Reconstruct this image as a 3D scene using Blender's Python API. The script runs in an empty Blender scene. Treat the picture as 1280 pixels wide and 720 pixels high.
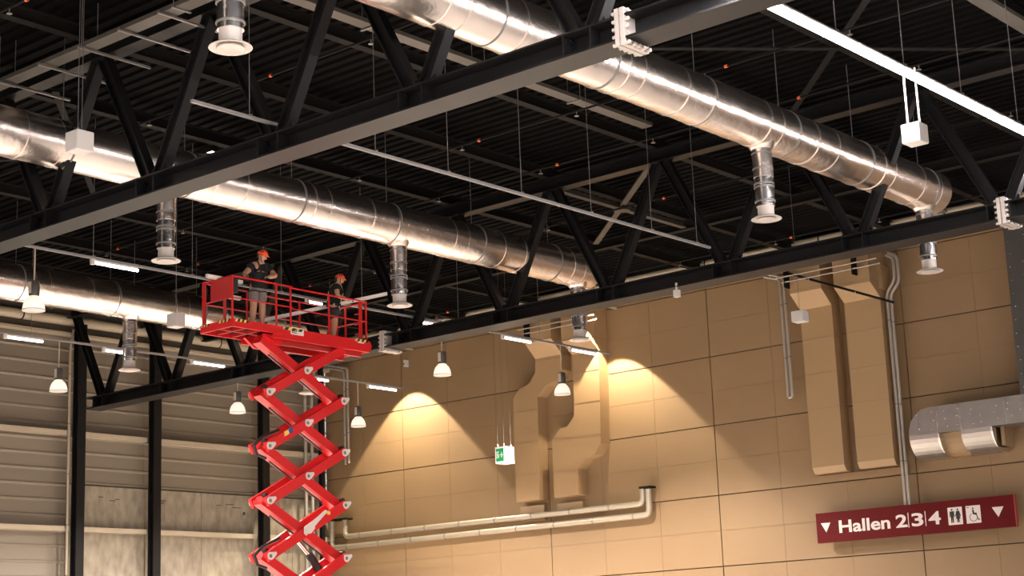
import bpy, bmesh, math, random
from mathutils import Vector, Matrix
random.seed(7)
SC = bpy.context.scene
COL = SC.collection

# ------------------------------------------------------------------ camera
F_PX = 2115.262
YAW, PITCH, ROLL = 0.698440, 0.219103, -0.0391275
CAM = Vector((0, 0, 1.7))
_f = Vector((-math.sin(YAW) * math.cos(PITCH), math.cos(YAW) * math.cos(PITCH), math.sin(PITCH)))
_r = _f.cross(Vector((0, 0, 1))).normalized()
_u = _r.cross(_f)
_r2 = math.cos(ROLL) * _r + math.sin(ROLL) * _u
_u2 = -math.sin(ROLL) * _r + math.cos(ROLL) * _u
cd = bpy.data.cameras.new('camera')
cd.sensor_fit = 'HORIZONTAL'
cd.sensor_width = 36.0
cd.lens = F_PX / 1280 * 36.0
cd.clip_end = 300
cam = bpy.data.objects.new('camera', cd)
COL.objects.link(cam)
mw = Matrix.Identity(4)
for i in range(3):
    mw[i][0], mw[i][1], mw[i][2], mw[i][3] = _r2[i], _u2[i], -_f[i], CAM[i]
cam.matrix_world = mw
SC.camera = cam

# ------------------------------------------------------------------ world, exposure
w = bpy.data.worlds.new('hall_ambient')
SC.world = w
w.use_nodes = True
w.node_tree.nodes['Background'].inputs[0].default_value = (1.0, 0.90, 0.86, 1)
w.node_tree.nodes['Background'].inputs[1].default_value = 0.46
SC.view_settings.view_transform = 'Standard'
SC.view_settings.look = 'None'
SC.view_settings.exposure = 1.0
SC.view_settings.gamma = 1.0
SC.view_settings.use_curve_mapping = False
LED_POWER = 9.0  # radiance of the added strips out of view
LED_MAIN = 85.0             # radiance of the strip in view            # radiance of the light strips
BELL_POWER = 3100.0          # watts of one pendant lamp
FLOOD_POWER = 2100.0         # watts of one wall floodlight

# ------------------------------------------------------------------ key dimensions (metres)
YW = 43.3        # plane of the beige panelled wall
XB = -45.7       # plane of the clad wall at the left
T1Y, T2Y = 18.02, 31.28
ZC = 9.98        # underside of the trusses' bottom chords
ZT = 12.97       # underside of the top chords
ZDECK = 13.75
ZTRACK = 10.6


def ray(px, py):
    return _f + _r2 * ((px - 640) / F_PX) - _u2 * ((py - 360) / F_PX)


def wy(px, py, y):       # point of the plane y that stands at a place in the photograph
    d = ray(px, py)
    return CAM + d * ((y - CAM.y) / d.y)


def wx(px, py, x):
    d = ray(px, py)
    return CAM + d * ((x - CAM.x) / d.x)


def wz(px, py, z):
    d = ray(px, py)
    return CAM + d * ((z - CAM.z) / d.z)


# ------------------------------------------------------------------ materials
def mat(name, col, rough=0.5, metal=0.0, noise=None, bump=None, spec=0.5, emit=None, trans=0.0):
    m = bpy.data.materials.new(name)
    m.use_nodes = True
    nt = m.node_tree
    b = nt.nodes['Principled BSDF']
    b.inputs['Base Color'].default_value = (*col, 1)
    b.inputs['Roughness'].default_value = rough
    b.inputs['Metallic'].default_value = metal
    b.inputs['Specular IOR Level'].default_value = spec
    if trans:
        b.inputs['Transmission Weight'].default_value = trans
    tc = nt.nodes.new('ShaderNodeTexCoord')
    if noise:                     # (scale, amount, (sx, sy, sz))
        mp = nt.nodes.new('ShaderNodeMapping')
        mp.inputs['Scale'].default_value = noise[2] if len(noise) > 2 else (1, 1, 1)
        nt.links.new(tc.outputs['Object'], mp.inputs[0])
        n = nt.nodes.new('ShaderNodeTexNoise')
        n.inputs['Scale'].default_value = noise[0]
        n.inputs['Detail'].default_value = 5
        nt.links.new(mp.outputs[0], n.inputs['Vector'])
        mx = nt.nodes.new('ShaderNodeMixRGB')
        a = noise[1]
        mx.inputs[1].default_value = (*[c * (1 - a) for c in col], 1)
        mx.inputs[2].default_value = (*[min(1, c * (1 + a)) for c in col], 1)
        nt.links.new(n.outputs[0], mx.inputs[0])
        nt.links.new(mx.outputs[0], b.inputs['Base Color'])
    if bump:                      # (scale, strength, (sx, sy, sz), distance)
        mp = nt.nodes.new('ShaderNodeMapping')
        mp.inputs['Scale'].default_value = bump[2] if len(bump) > 2 else (1, 1, 1)
        nt.links.new(tc.outputs['Object'], mp.inputs[0])
        n = nt.nodes.new('ShaderNodeTexNoise')
        n.inputs['Scale'].default_value = bump[0]
        n.inputs['Detail'].default_value = 4
        nt.links.new(mp.outputs[0], n.inputs['Vector'])
        bp = nt.nodes.new('ShaderNodeBump')
        bp.inputs['Strength'].default_value = bump[1]
        bp.inputs['Distance'].default_value = bump[3] if len(bump) > 3 else 0.02
        nt.links.new(n.outputs[0], bp.inputs['Height'])
        nt.links.new(bp.outputs[0], b.inputs['Normal'])
    if emit:
        b.inputs['Emission Color'].default_value = (*emit[0], 1)
        b.inputs['Emission Strength'].default_value = emit[1]
    return m


M = {}
M['steel'] = mat('anthracite_steel', (0.0085, 0.0082, 0.0088), 0.42, noise=(3, .2), spec=.22)
M['steel2'] = mat('dark_roof_steel', (0.010, 0.0088, 0.008), 0.7, spec=.12)
M['deck'] = mat('dark_roof_deck', (0.0035, 0.0031, 0.0030), 0.8, noise=(1.5, .2), spec=.06)
M['splice'] = mat('lit_splice_steel', (0.42, 0.38, 0.36), 0.5)  # pale tone puts the lamp light on the splice plates into the colour
M['foil'] = mat('foil_duct', (0.90, 0.81, 0.75), 0.27, 1.0, noise=(2.2, .08), bump=(4, .5, (1, .6, 1), .03))
M['foil_pipe'] = mat('foil_outlet', (0.72, 0.70, 0.70), 0.22, 1.0, bump=(7, .4, (1, 1, .7), .03))
M['brace'] = mat('brown_brace_steel', (0.04, 0.033, 0.026), 0.6)
M['galv'] = mat('galvanised_tray', (0.085, 0.077, 0.065), 0.5, 0.2, noise=(4, .15))
M['rail'] = mat('grey_rail', (0.20, 0.195, 0.195), 0.45)
M['rod'] = mat('galvanised_rod', (0.22, 0.21, 0.20), 0.4, 0.5)
M['wire'] = mat('thin_wire', (0.16, 0.155, 0.15), 0.45, 0.5)
M['white'] = mat('white_enamel', (0.58, 0.56, 0.55), 0.4)
M['outlet_white'] = mat('outlet_enamel', (0.50, 0.46, 0.43), 0.4)
M['panel'] = mat('beige_wall_board', (0.238, 0.153, 0.078), 0.62, noise=(.5, .09), bump=(60, .06, (1, 1, 1), .005))
M['joint'] = mat('dark_joint', (0.035, 0.025, 0.018), 0.8)
M['beige'] = mat('beige_duct_paint', (0.337, 0.220, 0.114), 0.5, noise=(.8, .06))
M['beige_seam'] = mat('beige_duct_flange', (0.288, 0.194, 0.108), 0.55)
M['cream'] = mat('cream_paint', (0.417, 0.360, 0.273), 0.45, noise=(1.5, .06))
M['clad'] = mat('grey_beige_cladding', (0.196, 0.169, 0.132), 0.5, noise=(.9, .10, (1, .3, 4)))
M['concrete'] = mat('concrete', (0.257, 0.224, 0.174), 0.8, noise=(4.5, .6, (1, 1, .5)), bump=(9, .2, (1, 1, 1), .01))
M['concrete_stain'] = mat('concrete_hole', (0.05, 0.045, 0.04), 0.9)
M['floor'] = mat('polished_concrete_floor', (0.74, 0.69, 0.64), 0.4, noise=(.4, .1))
M['pipe'] = mat('pipe_insulation', (0.365, 0.317, 0.244), 0.38, 0.35, bump=(18, .35, (1, 1, 1), .01))
M['pipe_grey'] = mat('painted_grey_pipe', (0.374, 0.338, 0.295), 0.4, 0.3)
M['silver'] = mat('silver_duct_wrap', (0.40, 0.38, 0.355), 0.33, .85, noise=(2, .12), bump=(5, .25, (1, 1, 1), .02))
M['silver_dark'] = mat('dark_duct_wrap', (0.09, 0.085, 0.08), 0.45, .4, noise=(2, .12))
M['red'] = mat('lift_red', (0.607, 0.013, 0.016), 0.36)
M['red_dark'] = mat('lift_red_frame', (0.42, 0.02, 0.02), 0.45)
M['black'] = mat('black_rubber', (0.012, 0.012, 0.013), 0.5)
M['chrome'] = mat('chrome_rod', (0.75, 0.74, 0.72), 0.2, 1.0)
M['pinplate'] = mat('pale_pin_plate', (0.66, 0.60, 0.57), 0.45)
M['yellow'] = mat('yellow_stripe', (0.75, 0.52, 0.10), 0.5)
M['blue'] = mat('blue_sticker', (0.03, 0.07, 0.30), 0.5)
M['signred'] = mat('sign_red', (0.10, 0.004, 0.005), 0.55, spec=.15)
M['signedge'] = mat('sign_edge_red', (0.36, 0.05, 0.045), 0.45)
M['signwhite'] = mat('sign_white', (0.72, 0.65, 0.63), 0.5)
M['signblack'] = mat('sign_black', (0.02, 0.015, 0.015), 0.5)
M['green'] = mat('exit_green', (0.0, 0.22, 0.06), 0.5, emit=((0.0, 0.30, 0.09), 0.2))
M['exitwhite'] = mat('exit_white', (0.80, 0.76, 0.72), 0.5, emit=((1, .95, .88), 0.1))
M['led'] = mat('added_strip_diffuser', (0.9, 0.9, 0.9), 0.5, emit=((1.0, 0.93, 0.90), LED_POWER))
M['led_main'] = mat('led_main_diffuser', (0.9, 0.9, 0.9), 0.5, emit=((1.0, 0.93, 0.91), LED_MAIN))
M['tube'] = mat('tube_diffuser', (0.9, 0.9, 0.9), 0.5, emit=((1.0, 0.93, 0.86), 8.0))
M['tube_off'] = mat('pale_profile', (0.80, 0.77, 0.74), 0.4)
M['glass'] = mat('opal_bell_glass', (0.82, 0.78, 0.70), 0.3, emit=((1.0, 0.86, 0.68), 0.4))
M['bulb'] = mat('lit_bell_mouth', (0.9, 0.85, 0.75), 0.4, emit=((1.0, 0.84, 0.62), 1.3))
M['housing'] = mat('dark_lamp_housing', (0.05, 0.045, 0.04), 0.4)
M['housing_pale'] = mat('pale_lamp_shell', (0.42, 0.37, 0.31), 0.45)
M['orange'] = mat('orange_cap', (0.75, 0.12, 0.03), 0.5)
M['skin'] = mat('skin', (0.50, 0.26, 0.17), 0.55)
M['shirt'] = mat('black_cotton', (0.008, 0.008, 0.009), 0.9)
M['shorts'] = mat('grey_cotton', (0.20, 0.17, 0.165), 0.9)
M['shorts_dark'] = mat('charcoal_cotton', (0.035, 0.034, 0.04), 0.9)
M['hair'] = mat('dark_hair', (0.02, 0.012, 0.008), 0.8)
M['helmet'] = mat('orange_red_helmet', (0.90, 0.10, 0.03), 0.35)
M['hivis'] = mat('pale_yellow_webbing', (0.62, 0.62, 0.28), 0.7)
M['webbing'] = mat('black_webbing', (0.015, 0.015, 0.016), 0.8)
M['glove'] = mat('grey_glove', (0.16, 0.14, 0.13), 0.8)


# ------------------------------------------------------------------ mesh builder
def frame(d, up=Vector((0, 0, 1))):
    d = d.normalized()
    if abs(d.dot(up)) > .99:
        up = Vector((0, 1, 0))
    s = d.cross(up).normalized()
    t = s.cross(d)
    return d, s, t


class MB:
    def __init__(self):
        self.v = []
        self.f = []

    def add(self, vs, fs):
        o = len(self.v)
        self.v += [Vector(p) for p in vs]
        self.f += [tuple(i + o for i in q) for q in fs]
        return self

    def box(self, c, s):
        c = Vector(c)
        h = Vector(s) / 2
        vs = [c + Vector((h.x * a, h.y * b, h.z * e)) for a in (-1, 1) for b in (-1, 1) for e in (-1, 1)]
        return self.add(vs, [(0, 1, 3, 2), (4, 6, 7, 5), (0, 4, 5, 1), (2, 3, 7, 6), (0, 2, 6, 4), (1, 5, 7, 3)])

    def span(self, a, b):            # box between two corners
        a, b = Vector(a), Vector(b)
        return self.box((a + b) / 2, [abs(q) for q in (b - a)])

    def bar(self, p0, p1, w, h, up=Vector((0, 0, 1)), off=(0, 0)):   # w sideways, h along up
        p0, p1 = Vector(p0), Vector(p1)
        d, s, t = frame(p1 - p0, Vector(up))
        o = s * off[0] + t * off[1]
        vs = [p + o + s * (w / 2 * a) + t * (h / 2 * b) for p in (p0, p1) for a, b in ((-1, -1), (1, -1), (1, 1), (-1, 1))]
        return self.add(vs, [(3, 2, 1, 0), (4, 5, 6, 7), (0, 1, 5, 4), (1, 2, 6, 5), (2, 3, 7, 6), (3, 0, 4, 7)])

    def hbeam(self, p0, p1, w, h, up=Vector((0, 0, 1)), tf=.03, tw=.025):
        self.bar(p0, p1, w, tf, up, (0, h / 2 - tf / 2))
        self.bar(p0, p1, w, tf, up, (0, -h / 2 + tf / 2))
        return self.bar(p0, p1, tw, h - 2 * tf, up)

    def tube(self, pts, r, n=10, cap=True):
        pts = [Vector(p) for p in pts]
        rs = r if isinstance(r, (list, tuple)) else [r] * len(pts)
        rings = []
        ref = None
        for i, p in enumerate(pts):
            if i == 0:
                d = pts[1] - p
            elif i == len(pts) - 1:
                d = p - pts[i - 1]
            else:
                d = (pts[i + 1] - p).normalized() + (p - pts[i - 1]).normalized()
            d.normalize()
            if ref is None:
                ref = Vector((0, 0, 1)) if abs(d.z) < .9 else Vector((0, 1, 0))
            s = d.cross(ref).normalized()
            t = s.cross(d)
            ref = t
            k = 1.0
            if 0 < i < len(pts) - 1:
                k = 1 / max(.5, math.cos((pts[i + 1] - p).angle(p - pts[i - 1]) / 2))
            rings.append([p + (s * math.cos(2 * math.pi * j / n) + t * math.sin(2 * math.pi * j / n)) * rs[i] * (k if k < 1.2 else 1.2) for j in range(n)])
        vs = [q for rg in rings for q in rg]
        fs = []
        for i in range(len(pts) - 1):
            for j in range(n):
                a, b = i * n + j, i * n + (j + 1) % n
                fs.append((a, b, b + n, a + n))
        if cap:
            fs.append(tuple(range(n))[::-1])
            fs.append(tuple((len(pts) - 1) * n + j for j in range(n)))
        return self.add(vs, fs)

    def lathe(self, c, prof, n=24, axis='z'):      # prof: (radius, height)
        c = Vector(c)
        vs, fs = [], []
        for r, h in prof:
            for j in range(n):
                a = 2 * math.pi * j / n
                x, y = r * math.cos(a), r * math.sin(a)
                p = Vector((x, y, h)) if axis == 'z' else (Vector((y, h, x)) if axis == 'y' else Vector((h, x, y)))
                vs.append(c + p)
        for i in range(len(prof) - 1):
            for j in range(n):
                a, b = i * n + j, i * n + (j + 1) % n
                fs.append((a, b, b + n, a + n))
        if prof[0][0] > 1e-4:
            fs.append(tuple(range(n))[::-1])
        if prof[-1][0] > 1e-4:
            fs.append(tuple((len(prof) - 1) * n + j for j in range(n)))
        return self.add(vs, fs)

    def prism(self, poly, d):          # polygon of 3-D points pushed along the vector d
        d = Vector(d)
        n = len(poly)
        vs = [Vector(p) for p in poly] + [Vector(p) + d for p in poly]
        fs = [tuple(range(n))[::-1], tuple(range(n, 2 * n))]
        for i in range(n):
            j = (i + 1) % n
            fs.append((i, j, j + n, i + n))
        return self.add(vs, fs)

    def mesh(self, name, m, origin=Vector((0, 0, 0)), smooth=False):
        me = bpy.data.meshes.new(name)
        me.from_pydata([p - origin for p in self.v], [], self.f)
        bm = bmesh.new()
        bm.from_mesh(me)
        bmesh.ops.remove_doubles(bm, verts=bm.verts, dist=1e-5)
        bmesh.ops.recalc_face_normals(bm, faces=bm.faces)
        if smooth:
            for f in bm.faces:
                f.smooth = True
            for e in bm.edges:
                if len(e.link_faces) == 2 and e.calc_face_angle(0) > math.radians(38):
                    e.smooth = False
        bm.to_mesh(me)
        bm.free()
        me.materials.append(M[m] if isinstance(m, str) else m)
        return me

    def build(self, name, m, parent=None, smooth=False, origin=None):
        """links the collected shapes (world coordinates) as one mesh object"""
        o0 = ORI[parent.name] if parent else (Vector(origin) if origin is not None else Vector((0, 0, 0)))
        me = self.mesh(name, m, o0, smooth)
        return put(name, me, parent, o0)


ORI = {}


def put(name, me, parent=None, loc=Vector((0, 0, 0)), rot=None):
    """an object for a mesh, at a place in the world"""
    o = bpy.data.objects.new(name, me)
    COL.objects.link(o)
    loc = Vector(loc)
    if parent:
        o.parent = parent
        o.location = loc - ORI[parent.name]
    else:
        o.location = loc
    if rot:
        o.rotation_euler = rot
    ORI[o.name] = loc
    return o


def tag(o, label, cat, group=None):
    o['label'] = label
    o['category'] = cat
    if group:
        o['group'] = group
    return o


def thing(name, label, cat, loc, group=None):
    o = bpy.data.objects.new(name, None)
    o.empty_display_size = .2
    COL.objects.link(o)
    o.location = loc
    ORI[o.name] = Vector(loc)
    return tag(o, label, cat, group)


def struct(o):
    o['kind'] = 'structure'
    return o


# ================================================================== SETTING
fl = struct(MB().span((XB - .5, -30, -.2), (30, YW + .5, 0)).build('floor', 'floor', origin=(0, 0, 0)))

# roof deck: trapezoid ribs running along x
prof = []
y = -30.0
P = .31
while y < YW + .6:
    prof += [(y, 0), (y + .03, 0), (y + .055, .06), (y + .285, .06)]
    y += P
m = MB()
vs, fs = [], []
for (yy, zz) in prof:
    vs += [(XB - .4, yy, ZDECK + zz), (30, yy, ZDECK + zz)]
for i in range(len(prof) - 1):
    fs.append((2 * i, 2 * i + 1, 2 * i + 3, 2 * i + 2))
m.add(vs, fs)
ceil_ = struct(m.build('ceiling', 'deck'))

# ---- beige wall: backing with separate panels (joints recessed between them)
wr = struct(MB().span((XB, YW + .06, 0), (2, YW + .4, ZDECK)).build('wall_right', 'joint'))
PW, PH = 6.6, 2.13
XS = [-28.5 + PW * k for k in range(-2, 5)]
ZS = [4.35 + PH * k for k in range(-2, 5)]
xs = [XB + .02] + XS
zs = [0.0] + ZS + [ZDECK]
G = .026


def wall_panel(x0, x1, z0, z1):
    mb = MB()
    nx, nz = max(1, round((x1 - x0) / 2.2)), max(1, round((z1 - z0) / 1.06))
    a, b, e, h = x0 + G / 2, x1 - G / 2, z0 + G / 2, z1 - G / 2
    mb.span((a, YW + .012, e), (b, YW + .07, h))
    for i in range(nx):
        for k in range(nz):
            g = .004
            mb.span((a + (b - a) * i / nx + g, YW, e + (h - e) * k / nz + g), (a + (b - a) * (i + 1) / nx - g, YW + .012, e + (h - e) * (k + 1) / nz - g))
    return mb


for i in range(len(xs) - 1):
    for k in range(len(zs) - 1):
        if zs[k + 1] - zs[k] > .05:
            wall_panel(xs[i], xs[i + 1], zs[k], zs[k + 1]).build('wall_panel', 'panel', wr)

# ---- clad wall at the left
wb = struct(MB().span((XB - .4, 5, 0), (XB - .07, YW, ZDECK)).build('wall_back', 'joint'))
COLS = [(18.9, .3), (25.15, .3), (32.0, .3), (35.0, .3), (39.75, .3), (42.6, .15)]
BAYS = [(12.5, 18.9), (18.9, 25.15), (25.15, 32.0), (32.0, 35.0), (35.0, 39.75), (39.75, YW)]
CONC_TOP = 7.85
for bi, (y0, y1) in enumerate(BAYS):
    z = .02 if bi < 3 else CONC_TOP + .03
    bh = .485
    shared = None
    while z < ZDECK - .05:
        zt = min(z + bh, ZDECK)
        mb = MB()
        hh = zt - z
        # a board with a bevelled nose at its foot and a flat face
        poly = [(XB - .07, y0, z), (XB, y0, z), (XB + .045, y0, z + .05), (XB + .045, y0, z + .085), (XB + .01, y0, z + .105), (XB + .0, y0, zt), (XB - .07, y0, zt)]
        if hh < .2:
            poly = [(XB - .07, y0, z), (XB, y0, z), (XB, y0, zt), (XB - .07, y0, zt)]
        if shared is None or abs(hh - bh) > .01:
            mb.prism([Vector(p) - Vector((XB, y0, z)) for p in poly], (0, y1 - y0 - .006, 0))
            me = mb.mesh('cladding_board', 'clad')
            if abs(hh - bh) < .01:
                shared = me
        else:
            me = shared
        put('cladding_board', me, wb, (XB, y0, z))
        z = zt
for bi in (3, 4, 5):            # cast concrete panels below the cladding
    y0, y1 = BAYS[bi]
    n = {3: 1, 4: 2, 5: 2}[bi]
    for i in range(n):
        a, b = y0 + (y1 - y0) * i / n, y0 + (y1 - y0) * (i + 1) / n
        cp = MB().span((XB - .07, a + .006, 0), (XB + .09, b - .006, CONC_TOP)).build('concrete_panel', 'concrete', wb)
        for q in range(3):
            yy = a + .5 + random.random() * (b - a - 1.0)
            ww = .15 + random.random() * .25
            MB().span((XB + .088, yy, CONC_TOP - .35 - .05 * q), (XB + .094, yy + ww, CONC_TOP - .325 - .05 * q)).build('cast_mark', 'concrete_stain', cp)
hole = wx(305, 642, XB + .09)
MB().lathe((XB + .085, hole.y, hole.z), [(.06, 0), (.06, .012)], 12, 'x').build('anchor_hole', 'concrete_stain', wb)
# horizontal girts between the columns
for z in (9.45, 6.42, 12.45, 3.4):
    for (y0, y1) in BAYS:
        if z == 12.45:
            continue
        MB().span((XB + .1, y0 + .16, z - .075), (XB + .40, y1 - .16, z + .075)).build('wall_girt', 'cream', wb)
trim = struct(MB().span((XB + .06, 12.5, 12.62), (XB + .4, YW - .1, 12.7)).build('trim_1', 'cream'))

# steel columns standing along the clad wall
cl_txt = ['dark steel column against the clad wall, first beyond the left frame edge', 'dark steel column of the clad wall hidden past the left edge',
          'leftmost black steel column on the clad wall, under the end of the far truss', 'black steel column on the clad wall, second from the left',
          'black steel column directly behind the red scissor arms', 'thin black corner column beside the beige wall']
for i, (yc, wdt) in enumerate(COLS):
    if i < 2:
        continue
    t = thing('steel_column', cl_txt[i], 'column', (XB + .75, yc, 0), 'steel columns of the clad wall')
    d = .3 if i < 5 else .15
    mb = MB().hbeam((XB + .45 + d / 2, yc, 0), (XB + .45 + d / 2, yc, ZT - .02 if i in (2,) else ZDECK - .05), wdt, d, Vector((1, 0, 0)), .04, .06)
    mb.build('shaft', 'steel', t)
    MB().box((XB + .45 + d / 2, yc, .02), (d + .2, wdt + .2, .04)).build('base_plate', 'steel', t)

# ================================================================== ROOF STEEL
NP = 3.245


def truss(label, yc, x_nodes, xl, xr, splices, endcol, ZC, W):
    t = thing('roof_truss', label, 'truss', (xl, yc, ZC))
    bc = MB().hbeam((xl, yc, ZC + .18), (xr, yc, ZC + .18), W, .36, tf=.03, tw=.03).build('bottom_chord', 'steel', t)
    MB().hbeam((xl - (1.2 if endcol else 0), yc, ZT + .16), (xr, yc, ZT + .16), .32, .32, tf=.03, tw=.03).build('top_chord', 'steel', t)
    for i, xn in enumerate(x_nodes):
        for s in (-1, 1):
            xt = xn + s * NP / 2
            if xt < xl - 1.3 or xt > xr:
                continue
            MB().hbeam((xn + s * .10, yc, ZC + .30), (xt - s * .08, yc, ZT + .05), .2, .22, Vector((s * -1, 0, 1)), .022, .02).build('diagonal', 'steel', t)
        MB().span((xn - .35, yc - .022, ZC + .36), (xn + .35, yc + .022, ZC + .52)).build('gusset', 'steel', t)
        for dx in (.24, -.24):
            MB().span((xn + dx - .012, yc - W / 2 + .02, ZC + .03), (xn + dx + .012, yc - .015, ZC + .33)).build('stiffener', 'steel', bc)
    for sx in splices:
        sp = MB()
        for dx in (-.045, .045):
            sp.span((sx + dx - .035, yc - W / 2 - .02, ZC - .09), (sx + dx + .035, yc + W / 2 + .02, ZC + .45))
        so = sp.build('splice_plate', 'splice', t)
        bolt = MB().lathe((0, 0, 0), [(.028, -.03), (.028, .03)], 6, 'x').mesh('bolt', 'splice')
        for dx in (-.11, .11):
            for yy in (.02 - W / 2, W / 2 - .02):
                for zz in (-.06, .06, .17, .28, .4):
                    put('bolt', bolt, so, (sx + dx, yc + yy, ZC + zz))
            for yy in (-.1, 0, .1):
                for zz in (-.06, .4):
                    put('bolt', bolt, so, (sx + dx, yc + yy, ZC + zz))
    return t


n1 = [-13.58 + 3.228 * 3 - 3.228 * k for k in range(0, 13)]
n2 = [-13.42 + 3.262 * 3 - 3.262 * k for k in range(0, 13)]
truss('long dark steel roof truss nearest the viewer, crossing the upper left', T1Y, n1, -43.6, 2, (-12.8,), True, ZC, .52)
truss('dark steel roof truss farther off, in front of the beige wall', T2Y, n2, -43.4, 2, (-30.5, -13.35), True, 9.89, .60)

# purlins along y, resting on the top chords
k = 0
ptxt = 'dark roof purlin under the deck'
px_list = [-5.45 - NP * q for q in range(13)]
names = ['first', 'second', 'third', 'fourth', 'fifth', 'sixth', 'seventh', 'eighth', 'ninth', 'tenth', 'eleventh', 'twelfth', 'thirteenth']
for q, xx in enumerate(px_list):
    o = MB().hbeam((xx, 9.0, ZT + .45), (xx, YW - .05, ZT + .45), .2, .26, tf=.02, tw=.02).build('roof_purlin', 'steel2', origin=(xx, 9, ZT + .32))
    tag(o, 'dark roof purlin along the duct direction, %s counted from the right' % names[q], 'beam', 'roof purlins')
# edge beams above the middle of the bays, along x
for yc, lab in ((24.6, 'dark secondary roof beam midway between the two trusses'), (37.2, 'dark secondary roof beam between the far truss and the beige wall'), (13.0, 'dark secondary roof beam at the upper left corner, before the near truss')):
    o = MB().hbeam((XB + .3, yc, ZT + .2), (2, yc, ZT + .2), .22, .26, tf=.02, tw=.02).build('secondary_beam', 'steel2', origin=(XB, yc, ZT))
    tag(o, lab, 'beam')
# wind bracing crosses in the last bay
bx = [(-22.0, 31.5, -27.7, 36.7), (-24.85, 31.5, -24.85, 36.9)]
t = thing('wind_bracing', 'crossed pale angle bars under the roof behind the far truss', 'bracing', (-24.8, 34.1, ZT - .1))
for i, (a, b, c, d) in enumerate(bx):
    mb = MB()
    mb.bar((a, b, ZT + .12 - .06 * i), (c, d, ZT + .12 - .06 * i), .16, .02)
    mb.bar((a, b, ZT + .19 - .06 * i), (c, d, ZT + .19 - .06 * i), .02, .12)
    mb.build('brace_bar', 'brace', t)
MB().lathe((-24.85, 34.1, ZT + .02), [(.22, 0), (.22, .05)], 8).build('centre_plate', 'brace', t)
t = thing('wind_bracing', 'crossed dark bars under the roof between the trusses, over the lift', 'bracing', (-29.5, 24.6, ZT - .1))
for i, (a, b, c, d) in enumerate(((-27.2, 18.6, -33.6, 24.3), (-33.6, 18.6, -27.2, 24.3))):
    MB().bar((a, b, ZT + .14 - .06 * i), (c, d, ZT + .14 - .06 * i), .14, .02).build('brace_bar', 'steel2', t)
t = thing('wind_bracing', 'crossed dark bars under the roof behind the bright strip light', 'bracing', (-13, 24.6, ZT - .1))
for i, (a, b, c, d) in enumerate(((-12.3, 25, -17.6, 30.6), (-17.6, 25, -12.3, 30.6))):
    MB().bar((a, b, ZT + .14 - .06 * i), (c, d, ZT + .14 - .06 * i), .14, .02).build('brace_bar', 'steel2', t)


# cable trays
def tray(label, p0, p1, width, rods, m='galv'):
    p0, p1 = Vector(p0), Vector(p1)
    t = thing('cable_tray', label, 'cable tray', p0)
    mb = MB()
    mb.bar(p0, p1, width, .012)
    for s in (-1, 1):
        mb.bar(p0, p1, .012, .08, off=(s * width / 2, .035))
    mb.build('trough', m, t)
    L = (p1 - p0).length
    d = (p1 - p0) / L
    s_ = d.cross(Vector((0, 0, 1)))
    q = .6
    while q < L:
        c = p0 + d * q
        for s in (-1, 1):
            a = c + s_ * (s * (width / 2 + .03))
            MB().tube([a, (a.x, a.y, ZDECK)], .008, 5).build('hanger_rod', 'rod', t)
        MB().bar(c - s_ * (width / 2 + .06) - Vector((0, 0, .02)), c + s_ * (width / 2 + .06) - Vector((0, 0, .02)), .04, .03).build('cross_bracket', 'rod', t)
        q += rods
    return t


tray('pale galvanised tray along the ceiling just before the near truss', (-43, 17.25, 12.84), (-17.0, 17.25, 12.84), .28, 2.6)
tray('pale galvanised tray running between near truss and far truss beside the upper duct', (-20.45, 11, 13.1), (-20.45, 29.2, 13.1), .26, 3.0)
tray('pale galvanised tray in the upper right corner of the ceiling', (-11.85, 26.5, 13.05), (-11.85, 40, 13.05), .3, 3.0)
tray('short pale tray behind the far truss right of the orange caps', (-19.3, 31.8, 13.05), (-19.3, 41.0, 13.05), .26, 3.0)
# brackets that tie the near tray to the near truss
for i in range(5):
    p = wy(12 + 50 * i, 116 - 25 * i, 17.25)
    o = MB().bar((p.x, 17.0, 12.80), (p.x, 18.6, 12.80), .05, .04).build('tray_bracket', 'rod', origin=(p.x, 17, 12.8))
    tag(o, 'short pale bracket under the near ceiling tray, %s from the left' % names[i], 'bracket', 'brackets of the near ceiling tray')


# sprinkler pipes along x with drop heads
def sprinkler(label, yc, x0, x1, zc=12.86):
    t = thing('sprinkler_pipe', label, 'pipe', (x0, yc, zc))
    MB().tube([(x0, yc, zc), (x1, yc, zc)], .022, 6).build('pipe_run', 'steel2', t)
    x = x0 + 1.2
    hd = MB().lathe((0, 0, 0), [(.012, 0), (.012, -.09), (.05, -.1), (.05, -.11)], 8).mesh('sprinkler_head', 'rod')
    cp = MB().lathe((0, 0, 0), [(.035, -.03), (.035, .03)], 8, 'x').mesh('orange_coupling', 'orange')
    i = 0
    while x < x1:
        put('sprinkler_head', hd, t, (x, yc, zc))
        if i % 2 == 0:
            put('orange_coupling', cp, t, (x + .5, yc, zc))
        x += 3.2
        i += 1


for yy, lab in ((15.2, 'thin sprinkler pipe under the roof nearest the viewer, before the near truss'), (20.6, 'thin sprinkler pipe under the roof just behind the near truss'), (23.4, 'thin sprinkler pipe under the roof, second behind the near truss'),
                (26.6, 'thin sprinkler pipe under the roof, midway to the far truss'), (29.3, 'thin sprinkler pipe under the roof just before the far truss'), (33.5, 'thin sprinkler pipe under the roof just behind the far truss'), (39.5, 'thin sprinkler pipe under the roof close to the beige wall')):
    sprinkler(lab, yy, -44, 0)

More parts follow.
